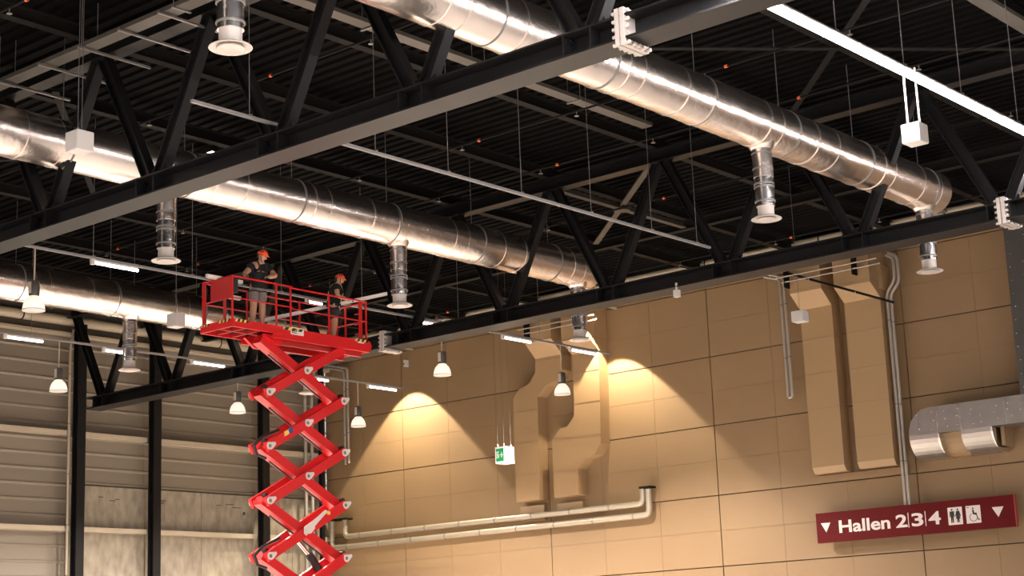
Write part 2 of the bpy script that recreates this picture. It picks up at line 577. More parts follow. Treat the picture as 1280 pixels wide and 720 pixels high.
# pale round pipes along the tops of both walls
t = thing('eaves_pipe', 'long cream pipe along the top of the beige wall', 'pipe', (-40, 42.7, 13.5))
MB().tube([(XB + .6, 42.7, 13.5), (0, 42.7, 13.5)], .13, 16).build('pipe_run', 'cream', t, True)
for x in range(-44, 0, 4):
    MB().lathe((x, 42.7, 13.5), [(.14, -.02), (.14, .02)], 16, 'x').build('pipe_clamp', 'steel2', t)
    MB().span((x - .02, 42.7, 13.47), (x + .02, YW, 13.53)).build('wall_bracket', 'steel2', t)
t = thing('eaves_pipe', 'long cream pipe along the top of the clad wall at left', 'pipe', (XB + .55, 30, 13.08))
MB().tube([(XB + .25, 12.5, 13.12), (XB + .25, YW - .5, 13.12)], .17, 16).build('pipe_run', 'cream', t, True)
for yy in range(14, 43, 4):
    MB().lathe((XB + .25, yy, 13.12), [(.185, -.02), (.185, .02)], 16, 'y').build('pipe_clamp', 'steel2', t)
    MB().span((XB + .06, yy - .02, 13.08), (XB + .25, yy + .02, 13.14)).build('wall_bracket', 'steel2', t)

# ================================================================== AIR DUCTS
RD, ZD = .465, 11.6


def air_duct(label, xd, y0, y1, outlets):
    t = thing('air_duct', label, 'air duct', (xd, y1, ZD))
    n = 44
    mb = MB()
    pr = []
    yy = y0
    while yy < y1:
        pr.append((RD * (1 + random.uniform(-.008, .008)), yy))
        yy += .35
    pr += [(RD, y1 - .3), (RD * .985, y1 - .12), (RD * .93, y1 - .03), (RD * .8, y1 + .02), (.001, y1 + .04)]
    mb.lathe((xd, 0, ZD), pr, n, 'y').build('duct_shell', 'foil', t, True)
    yy = y0 + .9
    i = 0
    ring = {}
    for kk, (wd, rr) in enumerate(((.05, .010), (.035, .012))):
        ring[kk] = MB().lathe((0, 0, 0), [(RD - .02, -wd), (RD + rr, -wd * .8), (RD + rr, wd * .8), (RD - .02, wd)], n, 'y').mesh('seam_band', 'foil', smooth=True)
    while yy < y1 - .4:
        put('seam_band', ring[i % 2], t, (xd, yy, ZD))
        yy += (1.9, .45, 1.3, .8)[i % 4]
        i += 1
    yy = y0 + 1.3
    while yy < y1:
        MB().tube([(xd, yy, ZD + RD), (xd, yy, ZDECK)], .009, 5).build('hanger_rod', 'wire', t)
        MB().lathe((xd, yy, ZD), [(RD + .004, -.02), (RD + .014, -.015), (RD + .014, .015), (RD + .004, .02)], n, 'y').build('hanger_strap', 'rod', t)
        yy += 2.9
    for yo in outlets:
        op = MB().lathe((xd, yo, 0), [(.19, 10.55), (.19, 11.1), (.215, 11.12), (.26, 11.2), (.36, 11.34), (.40, 11.45)], 28).build('outlet_branch', 'foil', t, True)
        pp = MB().lathe((xd, yo, 0), [(.18, 9.98), (.182, 10.25), (.178, 10.5), (.183, 10.8), (.18, 11.12)], 28).build('outlet_pipe', 'foil_pipe', t, True)
        for z in (10.08, 10.36, 10.42, 10.72, 11.02):
            MB().lathe((xd, yo, z), [(.17, -.018), (.197, -.012), (.197, .012), (.17, .018)], 28).build('clamp_ring', 'rod', pp, True)
        MB().lathe((xd, yo, 0), [(.155, 9.76), (.155, 9.98), (.165, 10.0)], 28).build('outlet_neck', 'outlet_white', t, True)
        df = MB().lathe((xd, yo, 0), [(.16, 9.80), (.20, 9.79), (.285, 9.745), (.29, 9.735), (.28, 9.73), (.20, 9.765), (.17, 9.77)], 32).build('outlet_diffuser', 'outlet_white', t, True)
        MB().lathe((xd, yo, 0), [(.001, 9.705), (.15, 9.705), (.185, 9.72), (.185, 9.735), (.10, 9.745)], 32).build('diffuser_disc', 'outlet_white', df, True)
    return t


air_duct('silver foil air duct crossing the upper right, ending above the far truss', -16.2, 6.0, 34.1, (13.75, 26.85, 33.5))
air_duct('silver foil air duct in the middle, passing behind the near truss', -26.05, 8.0, 34.2, (20.45, 27.05, 33.65))
air_duct('silver foil air duct at far left, behind the red lift', -36.35, 8.0, 34.4, (27.35, 33.8))


# ================================================================== LIGHT TRACKS
def track(label, x, y0, y1, wires, z=ZTRACK):
    t = thing('light_track', label, 'light track', (x, y0, z))
    MB().bar((x, y0, z), (x, y1, z), .06, .05).build('rail', 'rail', t)
    for yy in wires:
        MB().tube([(x, yy, z + .02), (x, yy, ZDECK)], .0075, 5).build('suspension_wire', 'rod', t)
        MB().box((x, yy, z + .03), (.08, .05, .03)).build('wire_clip', 'rod', t)
    return t


XA, XBk, XC_, XD_ = -29.62, -37.7, -20.15, -11.38
track('slim white light track behind the lift, passing under the far truss', XA, 19.3, 39.7, (21.3, 24.0, 26.7, 29.4, 33.0, 36.4, 39.0))
track('slim light track in front of the clad wall, below the left duct', XBk, 20.5, 39.2, (22.0, 25.2, 28.5, 33.0, 36.0))
track('bare pale light track without lamps between the two trusses', XC_, 16.3, 30.9, (17.5, 20.4, 22.3, 24.4, 26.6, 28.7, 30.4))
track('light track carrying the bright strip light at upper right', XD_, 1.5, 38.0, (5, 12, 19, 21.2, 23.3, 25.3, 27.5, 30))


def tube_lamp(label, x, y0, y1, z=ZTRACK, m='tube', group='tube lamps on the tracks'):
    t = thing('tube_lamp', label, 'lamp', (x, y0, z - .08), group)
    MB().bar((x, y0, z - .055), (x, y1, z - .055), .05, .05).build('lamp_body', 'white', t)
    MB().span((x - .035, y0 - .05, z - .15), (x + .035, y0 + .04, z - .02)).build('end_cap', 'white', t)
    mb = MB()
    mb.lathe((x, 0, z - .10), [(.034, y0 + .04), (.034, y1)], 12, 'y')
    mb.build('diffuser', m, t, True)
    return t


def ty(px, py, x):
    return wx(px, py, x).y


for (a, b, pa, pb, lab) in ((116, 172, 327, 338, 'large lit tube lamp on the middle track left of the lift'), (384, 402, 379, 382, 'lit tube lamp seen through the lift railing'), (523, 546, 402, 408, 'lit tube lamp just above the far truss chord'),
                            (629, 663, 425, 431, 'lit tube lamp before the beige duct, left of the hanging bell lamp'), (713, 745, 439, 445, 'lit tube lamp before the beige duct at the track end')):
    tube_lamp(lab, XA, ty(a, pa, XA), ty(b, pb, XA))
for (a, b, pa, pb, lab) in ((7, 53, 418, 426, 'lit tube lamp at the far left, before the clad wall'), (130, 166, 435, 442, 'lit tube lamp beside the left duct outlet, before the clad wall'), (240, 280, 452, 460, 'lit tube lamp right of the truss end, before the clad wall'),
                            (395, 410, 476, 479, 'lit tube lamp right behind the scissor arms'), (460, 495, 484, 490, 'lit tube lamp at the track end right of the scissor arms')):
    tube_lamp(lab, XBk, ty(a, pa, XBk), ty(b, pb, XBk))


def strip_light(label, x, y0, y1, z=ZTRACK, wires=(), m='led'):
    t = thing('strip_light', label, 'strip light', (x, y0, z - .1))
    MB().bar((x, y0, z - .05), (x, y1, z - .05), .12, .05).build('strip_body', 'white', t)
    mb = MB()
    n = 8
    pts = [(math.cos(math.pi * (1 + i / n)) * .075, math.sin(math.pi * (1 + i / n)) * .06) for i in range(n + 1)]
    mb.prism([(x + a, y0, z - .075 + b) for a, b in pts], (0, y1 - y0, 0)).build('diffuser', m, t)
    if wires:
        MB().bar((x, y0, z), (x, y1, z), .06, .05).build('rail', 'white', t)
        for yy in wires:
            MB().tube([(x, yy, z), (x, yy, ZDECK)], .0075, 5).build('suspension_wire', 'rod', t)
    return t


strip_light('long glaring white strip light at the upper right', XD_, 2.0, 37.5, m='led_main')
strip_light('added unseen strip light of the next row, past the right frame edge', -2.6, 2.0, 38.0, wires=(4, 12, 20, 28, 36))  # this strip and those below are added, unseen, to light the hall
strip_light('added unseen strip light two rows to the right, outside the view', 6.2, 2.0, 38.0, wires=(4, 12, 20, 28, 36))
strip_light('added unseen strip light overhead of the viewer, outside the view', -11.38, -22.0, 0.0, wires=(-20, -10, -4))
strip_light('added unseen strip light left of the viewer, outside the view', -20.15, -12.0, 9.0, wires=(-10, -4, 2, 8))
strip_light('added unseen strip light far left of the viewer, outside the view', -29.62, -12.0, 13.0, wires=(-10, -4, 2, 10))


# ---- bell pendant lamps hanging from the tracks
def bell(label, x, px=None, py=None, yz=None):
    p = wx(px, py, x) if yz is None else Vector((x, yz[0], yz[1]))             # rim of the shade
    y, z = p.y, p.z
    t = thing('bell_lamp', label, 'pendant lamp', (x, y, z), 'bell lamps hanging from the tracks' if yz is None else 'added bell lamps out of view')
    MB().tube([(x, y, z + .62), (x, y, ZTRACK)], .016, 8).build('stem', 'cream', t)
    hs = MB().lathe((x, y, z), [(.10, .30), (.115, .34), (.115, .58), (.10, .62)], 20).build('housing', 'housing', t, True)
    MB().prism([(x + .1 * math.cos(a), y + .1 * math.sin(a), z + .35) for a in (-1.9, -1.5, -1.1)] + [(x + .122 * math.cos(a), y + .122 * math.sin(a), z + .35) for a in (-1.1, -1.5, -1.9)], (0, 0, .24)).build('shell_plate', 'housing_pale', hs)
    MB().lathe((x, y, z), [(.232, 0), (.228, .06), (.21, .14), (.175, .215), (.125, .27), (.09, .31), (.08, .31), (.115, .262), (.165, .208), (.20, .135), (.218, .06), (.22, 0)], 28).build('bell_shade', 'glass', t, True)
    MB().lathe((x, y, z), [(.222, -.012), (.238, -.006), (.238, .016), (.222, .016)], 28).build('shade_rim', 'white', t, True)
    MB().lathe((x, y, z), [(.05, .30), (.05, .2), (.04, .14), (.001, .12)], 14).build('bulb', 'bulb', t, True)
    ld = bpy.data.lights.new('bell_light', 'SPOT')
    ld.energy = BELL_POWER
    ld.color = (1.0, .88, .78)
    ld.spot_size = math.radians(152)
    ld.spot_blend = .45
    ld.shadow_soft_size = .12
    lo = bpy.data.objects.new('bell_light', ld)
    COL.objects.link(lo)
    lo.parent = t
    lo.location = (0, 0, -.04)
    return t


bell('white bell lamp hanging at far left from the middle track start', XA, 42, 388)
bell('white bell lamp hanging against the beige wall just below the truss chord', XA, 553, 469)
bell('white bell lamp hanging before the beige wall duct', XA, 703, 493)
bell('white bell lamp at the far left, below the clad wall track', XBk, 73, 489)
bell('white bell lamp hanging left of the scissor arms', XBk, 297, 516)
bell('white bell lamp hanging right of the scissor arms', XBk, 448, 533)

for xx, yy in ((XD_, 3.0), (XD_, 9.5), (XC_, -2.0), (XC_, 4.5), (-2.6, 5.0), (-2.6, 12.0), (-2.6, 18.0), (6.2, 8.0)):  # added unseen lamps that brighten the floor mirrored in the ducts
    bell('added unseen bell lamp beside and behind the viewer, to brighten the floor', xx, yz=(yy, 9.35))


# ---- floodlights close to the beige wall that throw the two bright fans
def flood(label, x, y, z):
    t = thing('wall_floodlight', label, 'floodlight', (x, YW, z))
    MB().span((x - .14, y - .10, z + .02), (x + .14, y + .10, z + .30)).build('lamp_housing', 'beige', t)
    MB().span((x - .03, y, z + .2), (x + .03, YW, z + .26)).build('wall_arm', 'cream', t)
    MB().lathe((x, y, z), [(.11, .0), (.11, .03), (.09, .03), (.09, 0)], 20).build('lens_ring', 'white', t, True)
    ld = bpy.data.lights.new('flood_light', 'SPOT')
    ld.energy = FLOOD_POWER
    ld.color = (1.0, .84, .60)
    ld.spot_size = math.radians(86)
    ld.spot_blend = .12
    ld.shadow_soft_size = .05
    lo = bpy.data.objects.new('flood_light', ld)
    COL.objects.link(lo)
    lo.parent = t
    lo.location = (0, y - YW, -.02)


flood('small floodlight on the beige wall beside the end of the lift', -41.1, 42.1, 12.62)
flood('small beige floodlight on the wall above the painted ducts', -31.98, 42.0, 12.62)

# lit roof panel lamp near the middle duct
t = thing('ceiling_lamp', 'small bright white panel lamp high under the roof beside the middle duct', 'lamp', (-29.5, 24.35, 13.5))
MB().span((-29.92, 24.12, 13.48), (-29.08, 24.58, 13.6)).build('lamp_frame', 'steel2', t)
for s in (-1, 1):
    MB().span((-29.5 + s * .22 - .18, 24.14, 13.42), (-29.5 + s * .22 + .18, 24.56, 13.479)).build('lit_panel', 'tube', t)


# ---- white cube boxes on wires
def cube_box(label, c, s, wires, top, h=None, m='white', thick=.006):
    c = Vector(c)
    h = h or s
    t = thing('cube_speaker', label, 'speaker', (c.x, c.y, c.z - h / 2), 'white cube boxes hung from the roof')
    bm = bmesh.new()
    bmesh.ops.create_cube(bm, size=1)
    bmesh.ops.scale(bm, vec=(s, s, h), verts=bm.verts)
    bmesh.ops.bevel(bm, geom=bm.edges, offset=.012, segments=2, affect='EDGES')
    me = bpy.data.meshes.new('box_body')
    bm.to_mesh(me)
    bm.free()
    me.materials.append(M[m])
    put('box_body', me, t, c)
    for dx, dy in wires:
        MB().tube([(c.x + dx, c.y + dy, c.z + h / 2), (c.x + dx, c.y + dy, top)], thick, 6).build('suspension_wire', 'white' if thick > .01 else 'wire', t)
        MB().lathe((c.x + dx, c.y + dy, c.z + h / 2), [(.018, -.005), (.018, .03)], 8).build('wire_nipple', 'rod', t)
    return t


c1 = wy(99.5, 178, 15.9)
cube_box('white cube box hanging in front of the near truss diagonal', c1, .335, ((-.13, .13), (.13, -.13)), ZDECK)
c2 = CAM + ray(220, 401) * 42
cube_box('white cube box hanging left of the lift, before the left duct', c2, .33, ((-.13, .1), (0, 0), (.13, -.1)), ZDECK)
c3 = wx(1143.5, 168, XD_)
cube_box('white cube box hung by two white rods from the bright strip light', c3, .31, ((-.1, 0), (.1, 0)), ZTRACK, thick=.018)
c4 = CAM + ray(1000, 396) * 42
cube_box('grey white cube box hanging before the right beige duct', c4, .32, ((0, 0),), ZDECK + .055, .27)

# ================================================================== EXIT SIGN
pe = wy(630.5, 568, 36.6)
ex, ey, ez = pe.x, pe.y, pe.z
t = thing('exit_sign', 'green and white exit sign box hanging before the beige wall', 'exit sign', (ex, ey, ez - .24))
s_ = .40
X0, X1, Y0, Y1, Z0, Z1 = ex - s_ * .86, ex, ey, ey + s_ * 1.06, ez - .235, ez + .235
MB().span((X0, Y0, Z0), (X1, Y1, Z1)).build('sign_box', 'exitwhite', t)
gp = MB().span((X0 + .03, Y0 - .006, Z0 + .055), (X1 - .03, Y0, Z1 - .05)).build('green_face', 'green', t)
gx0, gx1, gz0, gz1 = X0 + .03, X1 - .03, Z0 + .055, Z1 - .05
gw, gh = gx1 - gx0, gz1 - gz0
mb = MB()
yf = Y0 - .010
mb.span((gx0 + gw * .08, yf, gz0 + gh * .28), (gx0 + gw * .42, yf + .005, gz0 + gh * .33))
mb.span((gx0 + gw * .08, yf, gz0 + gh * .72), (gx0 + gw * .42, yf + .005, gz0 + gh * .77))
mb.span((gx0 + gw * .08, yf, gz0 + gh * .28), (gx0 + gw * .13, yf + .005, gz0 + gh * .77))
mb.span((gx0 + gw * .22, yf, gz0 + gh * .40), (gx0 + gw * .34, yf + .005, gz0 + gh * .64))
mb.span((gx0 + gw * .34, yf, gz0 + gh * .36), (gx0 + gw * .42, yf + .005, gz0 + gh * .46))
mb.build('running_figure_door', 'exitwhite', gp)
mb = MB()
mb.span((gx0 + gw * .52, yf, gz0 + gh * .47), (gx0 + gw * .86, yf + .005, gz0 + gh * .54))
for sg in (-1, 1):
    mb.prism([(gx0 + gw * .90, yf, gz0 + gh * .505), (gx0 + gw * .72, yf, gz0 + gh * (.505 + sg * .22)), (gx0 + gw * .68, yf, gz0 + gh * (.505 + sg * .17)), (gx0 + gw * .82, yf, gz0 + gh * .505)], (0, .005, 0))
mb.build('arrow', 'exitwhite', gp)
for a, b in ((X0 + .05, Y0 + .06), (X1 - .06, Y0 + .06), (X1 - .06, Y1 - .06)):
    MB().tube([(a, b, Z1), (a, b, ZDECK)], .004, 5).build('suspension_wire', 'wire', t)
    MB().lathe((a, b, Z1), [(.02, 0), (.02, .05), (.008, .09)], 8).build('wire_nipple', 'rod', t)

# ================================================================== PAINTED DUCTS ON THE BEIGE WALL
DF, DU = .48, 1.0      # depth of the lower and of the upper stretch


def xz_poly(pts, y):
    return [wy(a, b, y) for a, b in pts]


def wall_duct_left(label, left, right, top_l, top_r, zslope, seams):
    """left/right: outline points (photograph) of the front face on the plane of the lower stretch, from top to bottom"""
    yf = YW - DF
    L = [wy(a, b, yf) for a, b in left]
    R = [wy(a, b, yf) for a, b in right]
    z_hi = L[0].z
    t = thing('painted_duct', label, 'air duct', (L[-1].x, YW, L[-1].z))
    poly = L + R[::-1]
    poly = [Vector((p.x, yf, p.z)) for p in poly]
    # level the foot and the head
    zb = (L[-1].z + R[-1].z) / 2
    body = MB().prism(poly, (0, DF, 0)).build('lower_shaft', 'beige', t)
    # upper stretch stands farther out and slopes back
    x0, x1 = L[0].x, R[0].x
    pr = [(YW, z_hi - .02), (YW - DF, z_hi - .02), (YW - DU, z_hi + zslope), (YW - DU, 13.2), (YW, 13.2)]
    MB().prism([Vector((x0, a, b)) for a, b in pr], (x1 - x0, 0, 0)).build('upper_shaft', 'beige', t)
    MB().span((x0 - .012, YW - DU - .012, z_hi + zslope - .015), (x1 + .012, YW - .1, z_hi + zslope + .015)).build('flange', 'beige_seam', t)
    for (a, b, c, d) in seams:
        p, q = wy(a, b, yf - .004), wy(c, d, yf - .004)
        MB().bar(p, (q.x, q.y, q.z), .014, .022).build('flange', 'beige_seam', t)
    return t


wall_duct_left('beige painted S shaped wall duct, left one, beside the exit sign',
               [(669, 448), (669, 466), (661, 480), (649, 486), (641.5, 498), (643, 560), (645.6, 628)],
               [(702, 443), (702, 462), (694, 476), (682, 482), (672, 496), (673, 560), (674.5, 624)], None, None, .45,
               [(669.5, 452, 702, 447), (643, 516, 672, 512), (643.4, 556, 672.5, 551), (644.5, 595, 674, 591)])
wall_duct_left('beige painted S shaped wall duct, right one, under the floodlight',
               [(715, 443), (717.5, 500), (717.5, 520), (709, 533), (700, 536), (690, 550), (691.5, 590), (692.8, 622)],
               [(748, 436), (750, 500), (751, 554), (742.5, 568), (732.5, 572), (722, 586), (722.5, 600), (723.5, 618)], None, None, .38,
               [(717, 467, 748.5, 461), (718, 505, 750, 500), (690.5, 549, 750.5, 543), (691.5, 590, 722.5, 586.5)])
for lab, a, b in (('small dark sided hatch recess below the left wall duct', (653, 637), (683, 645)), ('small recess below the right wall duct by the pipes', (699, 633), (731, 636))):
    p, q = wy(a[0], a[1], YW - .06), wy(b[0], b[1], YW - .06)
    o = MB().span((p.x, YW - .16, min(p.z, q.z) - .12), (q.x, YW - .0, max(p.z, q.z) + .08)).build('duct_stub', 'beige_seam', origin=(p.x, YW, p.z))
    tag(o, lab, 'duct stub')


def wall_duct_right(label, l0, r0, zbot_px, zs1, zs2, seams):
    """straight shaft; profile in the y-z plane"""
    yf = YW - DF
    a, b = wy(*l0, yf), wy(*r0, yf)
    x0, x1 = a.x, b.x
    zb = wy(*zbot_px, yf).z
    t = thing('painted_duct', label, 'air duct', (x0, YW, zb))
    z1, z2 = zs1, zs2
    pr = [(YW, zb - .12), (yf + .12, zb - .12), (yf, zb + .06), (yf, z1), (YW - DU, z2), (YW - DU, 13.1), (YW, 13.1)]
    MB().prism([Vector((x0, p, q)) for p, q in pr], (x1 - x0, 0, 0)).build('shaft', 'beige', t)
    for z in seams:
        MB().span((x0 - .008, yf - .008, z - .011), (x1 + .008, YW - .05, z + .011)).build('flange', 'beige_seam', t)
    MB().span((x0 - .008, YW - DU - .008, z2 + .06), (x1 + .008, YW - .05, z2 + .085)).build('flange', 'beige_seam', t)
    return t


zA = wy(1001, 388, YW - DF).z
zB = wy(1056, 379, YW - DF).z
zA2 = wy(986, 368, YW - DU).z
zB2 = wy(1044, 360, YW - DU).z
sa = [wy(1003, y_, YW - DF).z for y_ in (426, 470, 514)]
sb = [wy(1062, y_, YW - DF).z for y_ in (416, 462, 505, 548)]
wall_duct_right('straight beige painted duct on the right wall, left one of the pair', (1005, 450), (1044, 440), (1013, 588), zA, zA2, sa)
wall_duct_right('straight beige painted duct on the right wall beside the bent pipes', (1061, 450), (1106, 440), (1076, 580), zB, zB2, sb)
# flat ledge under both right ducts
p, q = wy(1020, 590, YW - .08), wy(1135, 592, YW - .08)
o = MB().span((p.x, YW - .10, p.z - .34), (q.x, YW, p.z - .13)).build('duct_base_board', 'panel', origin=(p.x, YW, p.z))
tag(o, 'flat beige board behind the feet of the straight ducts', 'board')
# beige junction boxes at the duct heads
for lab, (a, b), (c, d) in (('beige junction box with a lock at the head of the right straight duct', (1088, 333), (1103, 360)),):
    p, q = wy(a, b, YW - .5), wy(c, d, YW - .5)
    t = thing('junction_box', lab, 'junction box', (p.x, YW, q.z))
    MB().span((p.x, YW - .5, q.z), (q.x, YW, p.z)).build('box_body', 'beige', t)
    MB().span((p.x + .05, YW - .51, q.z + .05), (q.x - .05, YW - .5, p.z - .05)).build('box_cover', 'beige', t)
    MB().span((q.x - .16, YW - .52, (p.z + q.z) / 2 - .06), (q.x - .12, YW - .51, (p.z + q.z) / 2 + .04)).build('lock', 'joint', t)


# conduit bundles at the duct heads: thin rails along x
def rails(label, pts, y, n, dz, r=.022):
    p, q = wy(*pts[0], y), wy(*pts[1], y)
    t = thing('conduit_rails', label, 'conduits', (p.x, y, p.z))
    for i in range(n):
        MB().tube([(p.x + .2 * i, y + .02 * i, p.z - dz * i), (q.x + .1 * i, y + .02 * i, p.z - dz * i)], r, 8).build('conduit', 'pipe_grey', t, True)
    for f in (.15, .8):
        x = p.x + (q.x - p.x) * f
        MB().span((x - .02, y + .02, p.z - dz * n), (x + .02, YW - DU - .01, p.z + .1)).build('bracket', 'steel2', t)


rails('three pale conduits along the wall above the S shaped ducts', ((640, 408), (738, 391)), 42.0, 3, .16)
rails('three pale conduits along the wall above the straight ducts', ((960, 343), (1090, 316)), 42.0, 3, .16)


# ================================================================== PIPES ON THE WALLS
def rpath(pts, rad=.14, n=4):
    """round the corners of a polyline"""
    pts = [Vector(p) for p in pts]
    out = [pts[0]]
    for i in range(1, len(pts) - 1):
        a, b, c = pts[i - 1], pts[i], pts[i + 1]
        d0, d1 = (a - b), (c - b)
        r = min(rad, d0.length * .45, d1.length * .45)
        p0, p1 = b + d0.normalized() * r, b + d1.normalized() * r
        for j in range(n + 1):
            s = j / n
            out.append(p0 * (1 - s) ** 2 + b * 2 * s * (1 - s) + p1 * s ** 2)
    out.append(pts[-1])
    return out


def wall_pipe(label, pts, y, r, m='pipe', clamps=1.6, plane='y', name='wall_pipe', rad=.14):
    P3 = [wy(a, b, y) if plane == 'y' else wx(a, b, y) for a, b in pts]
    # straighten runs that are meant level or plumb
    for i in range(1, len(P3)):
        a, b = P3[i - 1], P3[i]
        h = abs(b.x - a.x) if plane == 'y' else abs(b.y - a.y)
        if h < abs(b.z - a.z) * .14:
            if plane == 'y':
                b.x = a.x
            else:
                b.y = a.y
        elif abs(b.z - a.z) < h * .1:
            b.z = a.z
    t = thing(name, label, 'pipe', P3[-1])
    MB().tube(rpath(P3, rad), r, 12).build('pipe_run', m, t, True)
    for i in range(1, len(P3)):
        a, b = P3[i - 1], P3[i]
        L = (b - a).length
        q = clamps * .5
        while q < L:
            c = a + (b - a) * (q / L)
            d = (b - a).normalized() * .02
            MB().tube([c - d, c + d], r * 1.14, 12).build('pipe_clamp', 'rod', t)
            q += clamps
    return t


wall_pipe('upper insulated pipe running level along the beige wall, bent up at both ends', [(431, 648), (432, 671), (804, 627), (803, 611)], 43.0, .095, rad=.2)
wall_pipe('lower insulated pipe running level along the beige wall, bent up at both ends', [(415, 650), (417, 685), (812, 641), (811.5, 611)], 43.0, .10, rad=.2)
wall_pipe('left pipe of the bent pair beside the straight ducts, ending behind the red sign', [(1107, 319), (1116, 322), (1118, 349), (1108.5, 366), (1117, 470), (1133, 640)], 42.95, .045, 'pipe_grey')
wall_pipe('right pipe of the bent pair beside the straight ducts, ending behind the red sign', [(1110, 316), (1121, 320), (1123.5, 352), (1113.5, 368), (1123, 470), (1139, 640)], 42.95, .045, 'pipe_grey')
wall_pipe('left pipe of the short pair left of the straight ducts', [(955, 346), (974.5, 349), (986, 496)], 42.95, .045, 'pipe_grey')
wall_pipe('right pipe of the short pair left of the straight ducts', [(960, 343), (979.5, 347), (991, 496), (986, 497)], 42.95, .045, 'pipe_grey')
wall_pipe('thin slanting dark rod in front of the straight ducts', [(983, 341), (1117, 378)], 42.2, .035, 'steel2', name='slanted_rod')
# risers in the corner behind the scissor
wall_pipe('left one of two grey riser pipes behind the scissor arms', [(381, 470), (382, 719)], XB + .5, .06, 'pipe_grey', plane='x')
wall_pipe('right one of two grey riser pipes behind the scissor arms', [(389, 470), (389.5, 719)], XB + .5, .06, 'pipe_grey', plane='x')
wall_pipe('left pipe of the hooked pair on the beige wall right of the scissor', [(400, 459), (430, 463), (431, 581)], 42.95, .045, 'pipe_grey')
wall_pipe('right pipe of the hooked pair on the beige wall right of the scissor', [(403, 456), (434, 460), (435.5, 579)], 42.95, .045, 'pipe_grey')
wall_pipe('pale downpipe beside the leftmost black column', [(92, 412), (88, 437), (86, 719)], XB + .45, .04, 'cream', plane='x')
# dark bracket over the low pipes
p, q = wy(405, 652, 43.0), wy(436, 647, 43.0)
o = MB().span((p.x, 42.85, p.z - .03), (q.x, 43.2, p.z + .03)).build('pipe_bracket', 'steel2', origin=p)
tag(o, 'dark bracket over the left ends of the insulated pipes', 'bracket')
p, q = wy(802, 610, 43.0), wy(815, 608, 43.0)
o = MB().span((p.x, 42.85, p.z - .03), (q.x, 43.2, p.z + .03)).build('pipe_bracket', 'steel2', origin=p)
tag(o, 'dark bracket over the right ends of the insulated pipes', 'bracket')
# small white sensor under the far truss chord
p = wy(846, 366, 31.0)
t = thing('motion_sensor', 'small white sensor hanging under the far truss chord', 'sensor', (p.x, 31, ZC))
MB().span((p.x - .06, 30.94, p.z - .10), (p.x + .06, 31.06, p.z + .06)).build('sensor_body', 'white', t)
MB().span((p.x - .02, 30.98, p.z + .04), (p.x + .02, 31.02, ZC + .01)).build('mount', 'white', t)
p = wy(505, 454, 43.1)
t = thing('motion_sensor', 'tiny white sensor high on the beige wall between the bell lamps', 'sensor', (p.x, 43.1, p.z - .1))
MB().span((p.x - .03, 43.1, p.z - .12), (p.x + .03, YW, p.z + .12)).build('sensor_body', 'white', t)
MB().span((p.x - .015, 43.08, p.z - .06), (p.x + .015, 43.1, p.z)).build('sensor_lens', 'joint', t)

# ================================================================== SILVER VENTILATION DUCT AT THE RIGHT
yd = YW - .95
t = thing('silver_wall_duct', 'silver wrapped wall duct with rivets at the right edge, rounded left end', 'air duct', wy(1136, 540, yd))
top = [wy(*q, yd) for q in ((1136, 540), (1138, 528), (1144, 518), (1151, 512), (1160, 509))]
ztop = wy(1160, 509, yd).z
zlow = wy(1172, 541, yd).z
xr = -13.0
poly = [Vector((p.x, yd, p.z)) for p in top] + [Vector((xr, yd, ztop)), Vector((xr, yd, zlow)), Vector((top[0].x, yd, zlow))]
MB().prism(poly, (0, .95, 0)).build('main_run', 'silver', t)
xv = wy(1275, 490, yd).x
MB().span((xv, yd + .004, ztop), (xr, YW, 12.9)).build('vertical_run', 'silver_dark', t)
# quarter round branches turning under the run into the wall
for a, b in ((1136, 1173), (1201, 1240)):
    x0, x1 = wy(a, 541, yd).x, wy(b, 541, yd).x
    r = .62
    arc = [(yd, zlow)] + [(yd + r * (1 - math.cos(u)), zlow - r * math.sin(u)) for u in [math.pi / 2 * i / 8 for i in range(1, 9)]] + [(YW, zlow - r), (YW, zlow)]
    el = MB().prism([Vector((x0, p, q)) for p, q in arc], (x1 - x0, 0, 0)).build('elbow_branch', 'silver', t)
    MB().prism([Vector((x1 - .02, p - .015 * (1 if p < YW - .1 else 0), q - .015)) for p, q in arc], (.04, 0, 0)).build('rim', 'chrome', el)
x0, x1 = wy(1173, 541, yd).x, wy(1201, 541, yd).x
arc = [(yd + .25, zlow)] + [(yd + .25 + .5 * (1 - math.cos(u)), zlow - .62 * math.sin(u)) for u in [math.pi / 2 * i / 6 for i in range(1, 7)]] + [(YW, zlow - .62), (YW, zlow)]
MB().prism([Vector((x0, p, q)) for p, q in arc], (x1 - x0, 0, 0)).build('beige_branch', 'beige', t)
x0 = wy(1243, 531, yd).x
MB().span((x0, yd + .35, zlow - .5), (x0 + .1, YW, zlow)).build('end_frame', 'beige_seam', t)
riv = MB().lathe((0, 0, 0), [(.022, .0), (.018, -.014), (.001, -.018)], 8, 'y').mesh('rivet', 'chrome')
for i in range(16):
    for k in range(3):
        x = top[0].x + .35 + i * .37 + random.uniform(-.08, .08)
        z = zlow + .12 + (ztop - zlow - .25) * (k + .2) / 2.4 + random.uniform(-.05, .05)
        if x < xr:
            put('rivet', riv, t, (x, yd, z))
for i in range(14):
    put('rivet', riv, t, (xv + .10 + random.uniform(-.03, .05), yd + .004, ztop + .2 + i * .36))
    put('rivet', riv, t, (xv + .55 + random.uniform(-.1, .1), yd + .004, ztop + .3 + i * .36))
for a in (1171, 1201, 1258):
    x = wy(a, 530, yd).x
    MB().span((x - .012, yd - .006, zlow + .01), (x + .012, yd, ztop - .01)).build('seam_strip', 'chrome', t)

